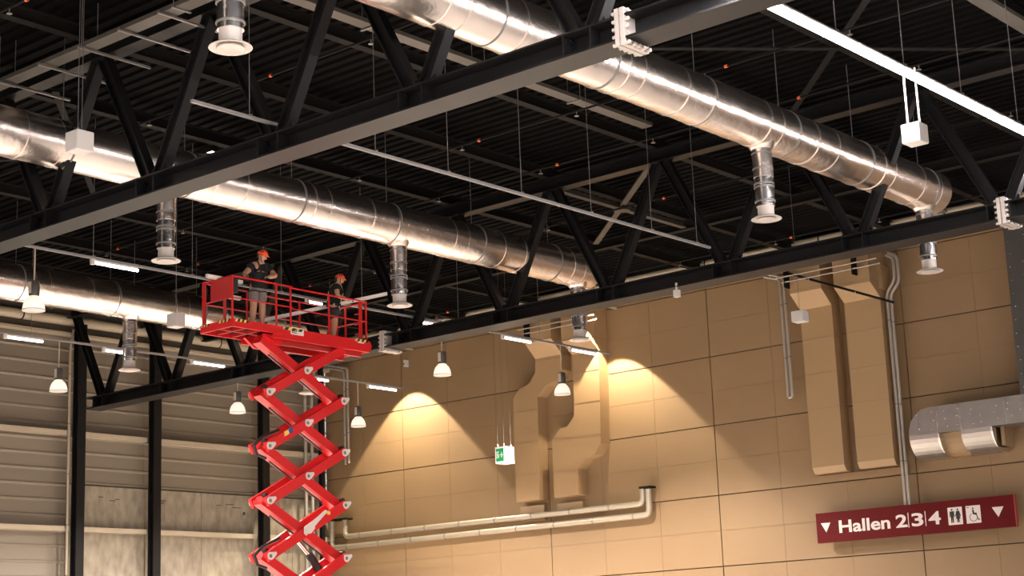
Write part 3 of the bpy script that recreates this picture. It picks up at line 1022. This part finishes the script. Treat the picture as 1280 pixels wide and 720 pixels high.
# ================================================================== RED HALL SIGN
SX0, SX1, SZ0, SZ1 = -24.95, -18.96, 4.76, 5.60
SY = 42.85
t = thing('hall_sign', 'long dark red sign with white lettering for the halls, pictograms and arrows', 'sign', (SX0, SY, SZ0))
MB().span((SX0, SY, SZ0), (SX1, SY + .14, SZ1)).build('sign_board', 'signred', t)
MB().span((SX1, SY + .005, SZ0), (SX1 + .02, SY + .14, SZ1)).build('side_edge', 'signedge', t)
for x in (SX0 + .8, SX1 - .8):
    MB().span((x - .04, SY + .14, (SZ0 + SZ1) / 2 - .04), (x + .04, YW, (SZ0 + SZ1) / 2 + .04)).build('wall_bracket', 'steel2', t)
SW, SH = SX1 - SX0, SZ1 - SZ0


def sxy(u, v):
    return Vector((SX0 + SW * u, SY - .006, SZ0 + SH * v))


def text(body, x, z, size, name, parent, m, squash=1.0, bold=.0):
    cu = bpy.data.curves.new('txt', 'FONT')
    cu.body = body
    cu.size = size
    cu.offset = bold
    cu.extrude = .003
    to = bpy.data.objects.new('txt', cu)
    COL.objects.link(to)
    dg = bpy.context.evaluated_depsgraph_get()
    me = bpy.data.meshes.new_from_object(to.evaluated_get(dg))
    bpy.data.objects.remove(to)
    bpy.data.curves.remove(cu)
    me.name = name
    xs_ = [v.co.x for v in me.vertices]
    x_min = min(xs_)
    for v in me.vertices:
        a, b, c = v.co
        v.co = ((a - x_min) * squash, -c, b)
    me.materials.clear()
    me.materials.append(M[m])
    wdt = (max(xs_) - x_min) * squash
    o = put(name, me, parent, (x, SY - .006, z))
    return wdt


def text_fit(body, u0, u1, v0, cap, name, m='signwhite', bold=.011):
    size = cap / .70
    # measure first
    cu = bpy.data.curves.new('m', 'FONT')
    cu.body = body
    cu.size = size
    to = bpy.data.objects.new('m', cu)
    COL.objects.link(to)
    bpy.context.view_layer.update()
    wd = to.dimensions.x
    bpy.data.objects.remove(to)
    bpy.data.curves.remove(cu)
    text(body, SX0 + SW * u0, SZ0 + SH * v0, size, name, t, m, SW * (u1 - u0) / wd, bold)


# places on the board (fractions of its width and height)
def tri(u0, u1, v0, v1, name):
    MB().prism([sxy(u0, v1), sxy(u1, v1), sxy((u0 + u1) / 2, v0)], (0, .006, 0)).build(name, 'signwhite', t)


tri(.026, .077, .34, .66, 'arrow_down')
tri(.895, .950, .34, .66, 'arrow_down')
CAPH = .40 * SH
text_fit('Hallen', .122, .385, .295, CAPH, 'lettering')
text_fit('2', .420, .472, .295, CAPH, 'lettering')
text_fit('3', .500, .552, .295, CAPH, 'lettering')
text_fit('4', .585, .640, .295, CAPH, 'lettering')
for u in (.484, .570):
    MB().span((SX0 + SW * (u - .0016), SY - .008, SZ0 + SH * .26), (SX0 + SW * (u + .0016), SY, SZ0 + SH * .74)).build('divider', 'signwhite', t)


def icon(u0, u1):
    return MB().span((SX0 + SW * u0, SY - .006, SZ0 + SH * .215), (SX0 + SW * u1, SY, SZ0 + SH * .775)).build('pictogram_field', 'signwhite', t)


ic = icon(.682, .752)
YI = SY - .010


def disc(mb, c, r, n=14):
    return mb.prism([(c[0] + r * math.cos(2 * math.pi * i / n), YI, c[1] + r * math.sin(2 * math.pi * i / n)) for i in range(n)], (0, .004, 0))


def ipoly(mb, pts):
    return mb.prism([(p[0], YI, p[1]) for p in pts], (0, .004, 0))


def loc_(u0, u1):
    x0 = SX0 + SW * u0
    return lambda a, b: (x0 + SW * (u1 - u0) * a, SZ0 + SH * (.215 + .56 * b))


g = loc_(.682, .752)
mb = MB()
disc(mb, g(.29, .86), .026)
ipoly(mb, [g(.14, .78), g(.44, .78), g(.46, .45), g(.40, .45), g(.39, .68), g(.385, .12), g(.31, .12), g(.29, .42), g(.27, .12), g(.195, .12), g(.19, .68), g(.18, .45), g(.12, .45)])
mb.build('man_pictogram', 'signblack', ic)
mb = MB()
disc(mb, g(.70, .86), .026)
ipoly(mb, [g(.60, .78), g(.80, .78), g(.90, .48), g(.84, .46), g(.77, .66), g(.86, .33), g(.78, .33), g(.78, .12), g(.715, .12), g(.70, .33), g(.685, .12), g(.62, .12), g(.62, .33), g(.54, .33), g(.63, .66), g(.56, .46), g(.50, .48)])
mb.build('woman_pictogram', 'signblack', ic)
ic = icon(.770, .840)
g = loc_(.770, .840)
mb = MB()
disc(mb, g(.50, .84), .024)
ipoly(mb, [g(.44, .76), g(.55, .76), g(.57, .58), g(.74, .58), g(.74, .50), g(.46, .50)])
ipoly(mb, [g(.56, .53), g(.72, .53), g(.84, .22), g(.92, .22), g(.92, .16), g(.80, .16), g(.68, .47), g(.56, .47)])
N = 20
for i in range(16):
    a0, a1 = math.radians(120 + i * 15), math.radians(120 + (i + 1) * 15)
    cx, cz = g(.50, .34)
    ipoly(mb, [(cx + r * math.cos(a), cz + r * math.sin(a)) for r, a in ((.115, a0), (.115, a1), (.10, a1), (.10, a0))])
mb.span((g(.06, .90)[0], YI, g(.06, .88)[1]), (g(.22, .90)[0], YI + .004, g(.06, .92)[1]))
mb.build('wheelchair_pictogram', 'signblack', ic)

# ================================================================== SCISSOR LIFT
XN = -28.45                 # near long side
XF = XN - 1.05              # far long side
DZ = 9.42                   # deck
YA, YS, YE = 24.17, 25.5, 28.46
RT, RM = DZ + 1.02, DZ + .53
lift = thing('scissor_lift', 'red scissor lift raised high with two workers on its platform', 'scissor lift', ((XN + XF) / 2, 26.45, 0))
# main deck
md = MB()
for x in (XN, XF):
    md.prism([(x - .03, YS, DZ + .02), (x - .03, YE, DZ + .02), (x - .03, YE + .05, DZ - .1), (x - .03, YE - .02, DZ - .25), (x - .03, YS - .16, DZ - .25), (x - .03, YS - .16, DZ - .2)], (.06, 0, 0))
for y in (YS + .03, YE - .03):
    md.span((XF, y - .03, DZ - .24), (XN, y + .03, DZ + .02))
md.span((XF, YS, DZ - .03), (XN, YE, DZ))
md = md.build('main_deck', 'red', lift)
for y in (26.2, 26.9, 27.6):
    MB().bar((XF, y, DZ - .10), (XN, y, DZ - .10), .06, .14).build('cross_beam', 'red_dark', md)
for x in (XN - .22, XF + .22):
    MB().span((x - .05, YS + .05, DZ - .34), (x + .05, YE - .1, DZ - .2)).build('slide_rail', 'red_dark', md)
# roll out deck
ed = MB()
for x in (XN + .02, XF - .02):
    ed.span((x - .025, YA, DZ - .15), (x + .025, YS + .15, DZ + .03))
ed.span((XF, YA - .02, DZ - .15), (XN, YA + .03, DZ + .03))
ed = ed.build('extension_deck', 'red', lift)
MB().span((XF + .02, YA + .03, DZ - .05), (XN - .02, YS, DZ - .005)).build('deck_plate', 'steel2', ed)
for y in (YA + .45, YA + .9):
    MB().bar((XF, y, DZ - .08), (XN, y, DZ - .08), .04, .1).build('cross_beam', 'red_dark', ed)
MB().bar(((XN + XF) / 2, YA, DZ - .08), ((XN + XF) / 2, YS, DZ - .08), .04, .1).build('long_beam', 'red_dark', ed)
for x in (XN - .2, XF + .2):
    MB().prism([(x - .04, YS - .25, DZ - .15), (x - .04, YS + .3, DZ - .15), (x - .04, YS + .3, DZ - .36), (x - .04, YS + .05, DZ - .36)], (.08, 0, 0)).build('guide_bracket', 'red', ed)


# hazard stripes: alternating yellow and black plates
def hazard(y0, y1, x, dirx=False, x1=None):
    n = 6
    for i in range(n):
        m = 'yellow' if i % 2 == 0 else 'black'
        if not dirx:
            a, b = y0 + (y1 - y0) * i / n, y0 + (y1 - y0) * (i + 1) / n
            k = (b - a) * .5
            MB().prism([(x, a, DZ - .03), (x, b, DZ - .03), (x, b + k, DZ + .035), (x, a + k, DZ + .035)], (.008, 0, 0)).build('hazard_stripe', m, ed)
        else:
            a, b = x + (x1 - x) * i / n, x + (x1 - x) * (i + 1) / n
            k = (b - a) * .5
            MB().prism([(a, y0 - .022, DZ - .02), (b, y0 - .022, DZ - .02), (b + k, y0 - .022, DZ + .035), (a + k, y0 - .022, DZ + .035)], (0, -.006, 0)).build('hazard_stripe', m, ed)


hazard(YA + .05, YA + .42, XN + .045)
hazard(YS + .08, YS + .72, XN + .03)
hazard(YE - .52, YE - .1, XN + .03)
hazard(YA, YA, XF + .02, True, XF + .28)
hazard(YA, YA, XN - .42, True, XN - .05)
# sticker with dark mark
p = wx(371.5, 414.5, XN + .03)
stk = MB().span((XN + .03, p.y - .20, p.z - .085), (XN + .036, p.y + .20, p.z + .085)).build('white_plate', 'signwhite', md)
mb = MB()
for i in range(3):
    mb.span((XN + .036, p.y - .16, p.z - .05 + i * .04), (XN + .040, p.y - .02, p.z - .035 + i * .04))
mb.span((XN + .036, p.y - .16, p.z - .05), (XN + .040, p.y - .14, p.z + .005))
mb.span((XN + .036, p.y - .04, p.z - .01), (XN + .040, p.y - .02, p.z + .05))
mb.build('plate_mark', 'black', stk)
p = wx(451, 428, XN + .03)
MB().span((XN + .03, p.y - .1, p.z - .02), (XN + .036, p.y + .1, p.z + .02)).build('small_plate', 'signwhite', md)


# guard rails
def rail_side(x, y0, y1, posts, inset=0.0, top=RT, mid=RM):
    g_ = MB().tube([(x, y0, top), (x, y1, top)], .021, 8).build('top_rail', 'red', lift, True)
    MB().tube([(x, y0, mid), (x, y1, mid)], .015, 8).build('mid_rail', 'red', lift, True)
    for y in posts:
        MB().bar((x, y, DZ), (x, y, top), .033, .033).build('rail_post', 'red', lift)


for x in (XN - .02, XF + .02):
    rail_side(x, YA + .02, YS + .5, (YA + .03, YS + .0), top=RT, mid=RM)
    rail_side(x, YS + .42, YE - .05, (YS + .44, YS + 1.65, YE - .30, YE - .08), top=RT - .03, mid=RM - .03)
for y, top in ((YA + .03, RT), (YE - .06, RT - .03)):
    MB().tube([(XF + .02, y, top), (XN - .02, y, top)], .024, 8).build('top_rail', 'red', lift, True)
    MB().tube([(XF + .02, y, RM), (XN - .02, y, RM)], .018, 8).build('mid_rail', 'red', lift, True)
for x in (XN - .2, XF + .3):
    MB().bar((x, YE - .06, DZ), (x, YE - .06, RT - .03), .035, .035).build('rail_post', 'red', lift)
# entry ladder rungs at the right end
for z in (DZ + .25, DZ + .5, DZ + .75):
    MB().bar((XN - .2, YE - .06, z), (XN - .42, YE - .06, z), .03, .03).build('ladder_rung', 'red', lift)
# board on the left end rail
a, b, c = wy(264, 353, YA), wy(287, 346, YA), wy(287, 377, YA)
MB().span((XF + .33, YA - .01, RM - .02), (XN - .03, YA + .01, RT - .02)).build('end_board', 'red_dark', lift)
MB().bar((XF + .08, YA + .03, DZ), (XF + .08, YA + .03, RT), .05, .05).build('rail_post', 'red_dark', lift)
MB().bar((XN - .28, YA + .03, DZ), (XN - .28, YA + .03, RM), .05, .05).build('rail_post', 'red_dark', lift)
cbx = MB().span((XN - .3, YA + .05, RT - .35), (XN - .08, YA + .25, RT - .05)).build('control_box', 'black', lift)
MB().tube([(XN - .18, YA + .15, RT - .05), (XN - .18, YA + .15, RT + .07)], .02, 8).build('joystick', 'black', cbx)

# scissor arms
YL, YR = 25.30, 27.62
ZK = [9.14 - 1.222 * k for k in range(8)]
X_OUT = (XN - .10, XN - .62)
X_IN = (XN - .36,)
pin = MB().lathe((0, 0, 0), [(.04, -.012), (.04, .012)], 16, 'x').mesh('pivot_cap', 'rod')
for k in range(7):
    z1, z0 = ZK[k], ZK[k + 1]
    for xo in X_OUT:                       # rises to the right
        ar = MB().bar((xo, YL - .06, z0 - .03), (xo, YR + .06, z1 + .03), .09, .215).build('scissor_arm', 'red', lift)
        s = 1 if xo == X_OUT[0] else -1
        for (yy, zz) in ((YL, z0), ((YL + YR) / 2, (z0 + z1) / 2), (YR, z1)):
            if zz == z1 and k == 0:
                continue
            put('pivot_cap', pin, ar, (xo + s * .055, yy, zz))
            mb = MB().prism([(xo + s * .048, yy + a, zz + b) for a, b in ((-.03, .085), (.06, .09), (.17, .10), (.185, .05), (.09, -.05), (.03, -.085), (-.05, -.07), (-.085, 0), (-.07, .06))], (s * .01, 0, 0))
            mb.build('pin_plate', 'pinplate', ar)
    for xi in X_IN:                        # rises to the left
        MB().bar((xi, YL - .06, z1 + .03), (xi, YR + .06, z0 - .03), .26, .215).build('scissor_arm', 'red', lift)
    for (yy, zz) in ((YL, z0), (YR, z0), ((YL + YR) / 2, (z0 + z1) / 2)):
        MB().tube([(X_OUT[1], yy, zz), (X_OUT[0], yy, zz)], .055, 10).build('cross_tube', 'red_dark', lift, True)
    # grease of the hinge: dark bushes at the ends
    for yy in (YL - .02, YR + .02):
        MB().lathe((X_OUT[0] - .10, yy, z0 + .13), [(.05, -.06), (.05, .06)], 10, 'x').build('hinge_bush', 'black', lift)
# hydraulic cylinder with chrome rod
pa, pb, pc = wx(370, 674, XN - .5), wx(386, 693, XN - .5), wx(398, 711, XN - .5)
hc = MB().tube([pb, pb + (pc - pb) * 2.2], .095, 14).build('hydraulic_cylinder', 'black', lift, True)
MB().tube([pa - (pb - pa) * .5, pb], .05, 12).build('piston_rod', 'chrome', hc, True)
pa, pb = wx(345, 590, XN - .5), wx(363, 604, XN - .5)
# hoses looping outside the hinges
for zi in (2, 4):
    z = ZK[zi]
    MB().tube([(XN - .3, YL + .5, z + .42), (XN - .3, YL - .02, z + .22), (XN - .3, YL - .25, z + .02), (XN - .3, YL - .16, z - .18), (XN - .3, YL + .1, z - .25)], .035, 8).build('hydraulic_hose', 'black', lift, True)
for k in (0, 1, 2, 3):
    z1, z0 = ZK[k], ZK[k + 1]
    MB().tube([(XN - .36, YL + .25, z1 - .30), (XN - .36, YR - .45, z0 + .06)], .02, 6).build('cable', 'black', lift)
    MB().box((XN - .33, YR - .42, z0 + .30), (.06, .17, .06)).build('cable_clip', 'pinplate', lift)
# bracket plate on the arm above the cylinder
p0, p1 = wx(382, 663, XN - .02), wx(405, 642, XN - .02)
d = (p1 - p0)
nrm = Vector((0, -d.z, d.y)).normalized()
poly = [p0 - d * .12 + nrm * -.02, p0 + nrm * .09, p0 + d * .45 + nrm * .055, p1 + d * .12 + nrm * .05, p1 + d * .15 - nrm * .02, p0 + d * .6 - nrm * .05, p0 + d * .15 - nrm * .10, p0 - d * .08 - nrm * .10]
MB().prism(poly, (.02, 0, 0)).build('link_plate', 'pinplate', lift)
p = wx(411, 641, XN - .04)
MB().span((XN - .06, p.y - .05, p.z - .04), (XN - .045, p.y + .05, p.z + .04)).build('yellow_sticker', 'yellow', lift)
p = wx(361, 541, XN - .04)
MB().prism([(XN - .056, p.y - .12, p.z - .09), (XN - .056, p.y + .02, p.z - .02), (XN - .056, p.y + .02, p.z + .09), (XN - .056, p.y - .12, p.z + .02)], (.012, 0, 0)).build('yellow_sticker', 'yellow', lift)
MB().lathe((XN - .056, p.y + .07, p.z + .06), [(.07, 0), (.07, .015)], 16, 'x').build('blue_sticker', 'blue', lift)
# base chassis and wheels
MB().span((XF - .05, YL - .4, .35), (XN + .05, YR + .5, .75)).build('chassis', 'red', lift)
for x in (XF, XN):
    for y in (YL - .1, YR + .2):
        MB().lathe((x, y, .26), [(.14, -.11), (.26, -.09), (.26, .09), (.14, .11)], 24, 'x').build('wheel', 'black', lift, True)


# ================================================================== PEOPLE
def skin_mesh(name, nodes, edges, m, sub=2):
    """nodes: name -> (Vector, radius or (rx, ry)); grown with the Skin modifier"""
    keys = list(nodes)
    me = bpy.data.meshes.new(name)
    me.from_pydata([nodes[k][0] for k in keys], [(keys.index(a), keys.index(b)) for a, b in edges], [])
    ob = bpy.data.objects.new(name, me)
    COL.objects.link(ob)
    md_ = ob.modifiers.new('skin', 'SKIN')
    md_.use_smooth_shade = True
    for i, k in enumerate(keys):
        r = nodes[k][1]
        me.skin_vertices[0].data[i].radius = (r, r) if not isinstance(r, tuple) else r
    me.skin_vertices[0].data[0].use_root = True
    sb = ob.modifiers.new('sub', 'SUBSURF')
    sb.levels = sub
    sb.render_levels = sub
    dg = bpy.context.evaluated_depsgraph_get()
    out = bpy.data.meshes.new_from_object(ob.evaluated_get(dg))
    bpy.data.objects.remove(ob)
    out.name = name
    out.materials.clear()
    out.materials.append(M[m])
    for p_ in out.polygons:
        p_.use_smooth = True
    return out


def person(label, loc, yaw, J, shorts_m, strap_m, head_dir, extra_strap=False, scale=1.0):
    """J: joints in the person's own frame (x forward, y to the left, z up, metres)"""
    t = thing('person', label, 'person', loc)
    R_ = Matrix.Rotation(yaw, 3, 'Z') * scale

    def T(v):
        return R_ @ Vector(v)
    n = {}
    rad = dict(pel=.165, wai=.15, che=.175, shC=.145, nek=.068, hed=.07)
    for k in ('pel', 'wai', 'che', 'shC', 'nek', 'hed'):
        n[k] = (T(J[k]), rad[k] * scale)
    e = [('pel', 'wai'), ('wai', 'che'), ('che', 'shC'), ('shC', 'nek'), ('nek', 'hed')]
    for s in 'LR':
        for k, r in (('sh', .085), ('el', .057), ('wr', .041), ('ha', .046), ('hip', .115), ('kn', .080), ('cal', .080), ('an', .050), ('heel', .042), ('toe', .036)):
            n[k + s] = (T(J[k + s]), r * scale)
        e += [('shC', 'sh' + s), ('sh' + s, 'el' + s), ('el' + s, 'wr' + s), ('wr' + s, 'ha' + s), ('pel', 'hip' + s), ('hip' + s, 'kn' + s), ('kn' + s, 'cal' + s), ('cal' + s, 'an' + s), ('an' + s, 'heel' + s), ('heel' + s, 'toe' + s)]
    body = put('body', skin_mesh('body', n, e, 'skin'), t, loc)
    # five fingers on either hand
    for s, sg in (('L', 1), ('R', -1)):
        h, w_ = T(J['ha' + s]), T(J['wr' + s])
        d = (h - w_).normalized()
        side = d.cross(Vector((0, 0, 1)))
        side = side.normalized() if side.length > .1 else Vector((0, 1, 0))
        nn = side.cross(d)
        fb = MB()
        for i, (off, ln) in enumerate(((-.030, .062), (-.010, .074), (.011, .070), (.031, .055))):
            b0 = h + side * off * scale + d * .02 * scale + Vector(loc)
            fb.tube([b0, b0 + (d * .55 + nn * -.12) * ln * scale, b0 + (d * .75 + nn * -.65) * ln * scale], [.010 * scale, .009 * scale, .007 * scale], 6)
        b0 = h + side * sg * -.035 * scale + Vector(loc) - d * .02 * scale
        fb.tube([b0, b0 + (d * .5 + side * -sg * .8) * .035 * scale, b0 + (d + side * -sg * .7) * .055 * scale], [.012 * scale, .010 * scale, .008 * scale], 6)
        fb.build('fingers', 'glove', body, True)
    # shirt, shorts, shoes
    ns = {k: (n[k][0], r * scale) for k, r in (('wai', .178), ('che', .200), ('shC', .165))}
    mid = {s: n['sh' + s][0].lerp(n['el' + s][0], .62) for s in 'LR'}
    hem = n['pel'][0].lerp(n['wai'][0], .25)
    ns['hem'] = (hem, .182 * scale)
    es = [('hem', 'wai'), ('wai', 'che'), ('che', 'shC')]
    for s in 'LR':
        ns['sh' + s] = (n['sh' + s][0], .108 * scale)
        ns['sl' + s] = (mid[s], .084 * scale)
        es += [('shC', 'sh' + s), ('sh' + s, 'sl' + s)]
    put('shirt', skin_mesh('shirt', ns, es, 'shirt'), t, loc)
    nh = {'wst': (n['pel'][0].lerp(n['wai'][0], .5), .176 * scale), 'pel': (n['pel'][0], .188 * scale)}
    eh = [('wst', 'pel')]
    for s in 'LR':
        nh['hip' + s] = (n['hip' + s][0], .138 * scale)
        nh['th' + s] = (n['hip' + s][0].lerp(n['kn' + s][0], .86), .115 * scale)
        eh += [('pel', 'hip' + s), ('hip' + s, 'th' + s)]
    put('shorts', skin_mesh('shorts', nh, eh, shorts_m), t, loc)
    for s in 'LR':
        a, h_, o_ = n['an' + s][0], n['heel' + s][0], n['toe' + s][0]
        put('shoe', skin_mesh('shoe', {'a': (h_ - (o_ - h_) * .15, .05 * scale), 'b': (h_.lerp(o_, .5), .052 * scale), 'c': (o_ + (o_ - h_) * .15, .045 * scale)}, [('a', 'b'), ('b', 'c')], 'black'), t, loc)
    # head: skull with jaw, nose, ears, eyes, then the helmet
    hc_ = T(J['hed']) + Vector(loc)
    fw = (Matrix.Rotation(yaw, 3, 'Z') @ Vector(head_dir)).normalized()
    sd = Vector((0, 0, 1)).cross(fw).normalized()
    up = fw.cross(sd)
    sc = scale

    def H(a, b, c):
        return hc_ + (fw * a + sd * b + up * c) * sc
    mb = MB()
    vs_, fs_ = [], []
    rows, cols_ = 14, 20
    for i in range(rows + 1):
        ph = math.pi * i / rows
        for j in range(cols_):
            th = 2 * math.pi * j / cols_
            a, b, c = math.sin(ph) * math.cos(th), math.sin(ph) * math.sin(th), math.cos(ph)
            fx, fy, fz = a * .098, b * .076, c * .118
            if c < 0:
                fy *= 1 + c * .32
                fx *= 1 + c * (.12 if a > 0 else .35)
            if a > .86 and -.30 < c < .05:
                fx += .016 * (a - .86) / .14
            if a > .8 and -.62 < c < -.5:
                fx += .006
            vs_.append(H(fx, fy, fz + .03))
    for i in range(rows):
        for j in range(cols_):
            q0, q1 = i * cols_ + j, i * cols_ + (j + 1) % cols_
            fs_.append((q0, q1, q1 + cols_, q0 + cols_))
    mb.add(vs_, fs_)
    hd = mb.build('head', 'skin', t, True)
    mb = MB()
    mb.prism([H(.09, .012, .03), H(.09, -.012, .03), H(.092, -.018, -.012), H(.092, .018, -.012)], (fw * .022 + up * -.006) * sc)
    mb.build('nose', 'skin', hd)
    for sg in (-1, 1):
        e_ = H(.083, sg * .032, .035)
        MB().tube([e_ - sd * .012 * sc, e_ + sd * .012 * sc], .007 * sc, 6).build('eye', 'hair', hd)
        MB().tube([H(-.005, sg * .074, .05), H(-.015, sg * .086, .03), H(-.005, sg * .076, -.005)], .014 * sc, 6).build('ear', 'skin', hd)
    MB().tube([H(.088, .024, -.045), H(.094, 0, -.043), H(.088, -.024, -.045)], .005 * sc, 6).build('mouth', 'signred', hd)
    mb = MB()
    mb.tube([H(-.085, 0, .06), H(-.088, 0, .0), H(-.065, 0, -.04)], [.05 * sc, .045 * sc, .03 * sc], 10)
    mb.build('hair', 'hair', hd, True)
    # helmet dome with brim and strap
    vs_, fs_ = [], []
    rr = 9
    for i in range(rr + 1):
        ph = math.pi * .54 * i / rr
        for j in range(cols_):
            th = 2 * math.pi * j / cols_
            a, b, c = math.sin(ph) * math.cos(th), math.sin(ph) * math.sin(th), math.cos(ph)
            k = 1.0 + (.05 if i == rr else 0)
            vs_.append(H(a * .128 * k - .004, b * .106 * k, c * .118 + .068))
    for i in range(rr):
        for j in range(cols_):
            q0, q1 = i * cols_ + j, i * cols_ + (j + 1) % cols_
            fs_.append((q0, q1, q1 + cols_, q0 + cols_))
    mb = MB().add(vs_, fs_)
    hl = mb.build('helmet', 'helmet', t, True)
    MB().prism([H(.115, .06, .058), H(.115, -.06, .058), H(.158, -.035, .05), H(.158, .035, .05)], up * .012 * sc).build('helmet_peak', 'helmet', hl)
    for sg in (-1, 1):
        for q in range(2):
            a = H(-.04 + .06 * q, sg * .098, .125)
            MB().tube([a - fw * .022 * sc, a + fw * .022 * sc], .010 * sc, 6).build('vent_slot', 'black', hl)
    MB().tube([H(.0, .104, .06), H(.012, .082, .0), H(.035, .05, -.075), H(.04, 0, -.094), H(.035, -.05, -.075), H(.012, -.082, .0), H(.0, -.104, .06)], .008 * sc, 6).build('chin_strap', 'webbing', hl)
    # harness: shoulder straps, belt, leg loops
    hm = MB()
    f2 = Matrix.Rotation(yaw, 3, 'Z') @ Vector((1, 0, 0))
    L_ = Vector(loc)
    for s, sg in (('L', 1), ('R', -1)):
        s_v = (n['sh' + s][0] - n['shC'][0]) * .55
        a = n['shC'][0] + s_v + L_
        che, wai = n['che'][0] + L_, n['wai'][0] + L_
        hp = n['hip' + s][0] + L_
        lat = s_v * .6
        hm.tube([hp + f2 * .14 * sc, wai + lat + f2 * .16 * sc, che + lat + f2 * .18 * sc, a + f2 * .10 * sc + Vector((0, 0, .07 * sc)), a + Vector((0, 0, .115 * sc)), a - f2 * .12 * sc + Vector((0, 0, .05 * sc)), che + lat * .3 - f2 * .185 * sc, wai - f2 * .165 * sc], .018 * sc, 6)
    hm.build('harness_straps', strap_m, t, True)
    lb = MB()
    for s in 'LR':
        c0 = n['hip' + s][0].lerp(n['kn' + s][0], .22) + L_
        ax = (n['kn' + s][0] - n['hip' + s][0]).normalized()
        dd, s1, t1 = frame(ax)
        lb.tube([c0 + (s1 * math.cos(q * math.pi / 6) + t1 * math.sin(q * math.pi / 6)) * .128 * sc for q in range(13)], .017 * sc, 6)
    lb.build('leg_loops', 'webbing', t, True)
    return t


def stand_joints(lean=0.0, bend=0.0):
    """a standing pose; lean moves the chest forward"""
    J = dict(pel=(0, 0, .95), wai=(.01 + lean * .35, 0, 1.10), che=(.02 + lean * .75, 0, 1.27 - bend * .3), shC=(.02 + lean, 0, 1.40 - bend * .5), nek=(.05 + lean * 1.15, 0, 1.50 - bend * .6), hed=(.085 + lean * 1.3, 0, 1.60 - bend * .7))
    for s, g_ in (('L', 1), ('R', -1)):
        J['sh' + s] = (J['shC'][0], g_ * .175, J['shC'][2] + .01)
        J['hip' + s] = (0, g_ * .095, .90)
        J['kn' + s] = (.03, g_ * .11, .50)
        J['cal' + s] = (.0, g_ * .115, .34)
        J['an' + s] = (-.02, g_ * .12, .10)
        J['heel' + s] = (-.03, g_ * .12, .055)
        J['toe' + s] = (.14, g_ * .14, .05)
    return J


# worker one faces the near rail, leans on it and looks to the right
J = stand_joints(.10, .06)
J['elL'] = (.30, .30, 1.16)
J['wrL'] = (.40, .10, 1.09)
J['haL'] = (.42, .03, 1.09)
J['elR'] = (.20, -.42, 1.16)
J['wrR'] = (.34, -.50, 1.09)
J['haR'] = (.41, -.50, 1.07)
f1 = wz(323, 411, DZ)
person('worker in black shirt and grey shorts leaning on the lift railing, orange helmet', (XN - .40, f1.y - .02, DZ), math.radians(-12), J, 'shorts', 'webbing', (.80, .62, -.36), scale=1.04)
# worker two stands at the right end, turned along the platform, holding the profile
J = stand_joints(.06, .02)
J['elL'] = (.08, .36, 1.16)
J['wrL'] = (.16, .42, .98)
J['haL'] = (.18, .43, .91)
J['elR'] = (.10, -.26, 1.14)
J['wrR'] = (.36, -.24, 1.05)
J['haR'] = (.43, -.23, 1.04)
f2_ = wz(431, 420, DZ)
person('worker in black clothes with pale yellow harness standing at the right platform end', (XN - .55, f2_.y + .38, DZ), math.radians(48), J, 'shorts_dark', 'hivis', (.95, .05, -.22), scale=.96)

# light profiles that the workers handle
def profile(label, a, b):
    a, b = Vector(a), Vector(b)
    t = thing('light_profile', label, 'light profile', a, 'loose light profiles on the lift')
    MB().bar(a, b, .07, .07).build('profile_body', 'tube_off', t)
    MB().bar(a, b, .05, .02, off=(0, -.045)).build('profile_cover', 'white', t)
    d = (b - a).normalized()
    MB().bar(a - d * .02, a, .075, .075).build('end_cap', 'white', t)
    MB().bar(b, b + d * .02, .075, .075).build('end_cap', 'white', t)


pA = wx(324, 401, XN - .84)
pB = wx(482, 367, XN - .84)
profile('long white light profile leaning from the deck over the right lift railing', pA, pB)
pA = wx(257, 354, XN - .75)
pB = wx(300, 361, XN - .75)
profile('white light profile lying across the left end of the lift railing', (XN - .55, YA - .25, RT + .05), (XN - .55, YA + .75, RT + .05))
profile('white light profile standing low behind the worker in grey shorts', (XN - .85, YA + .3, RT - .25), (XN - .85, YA + .95, RT - .25))
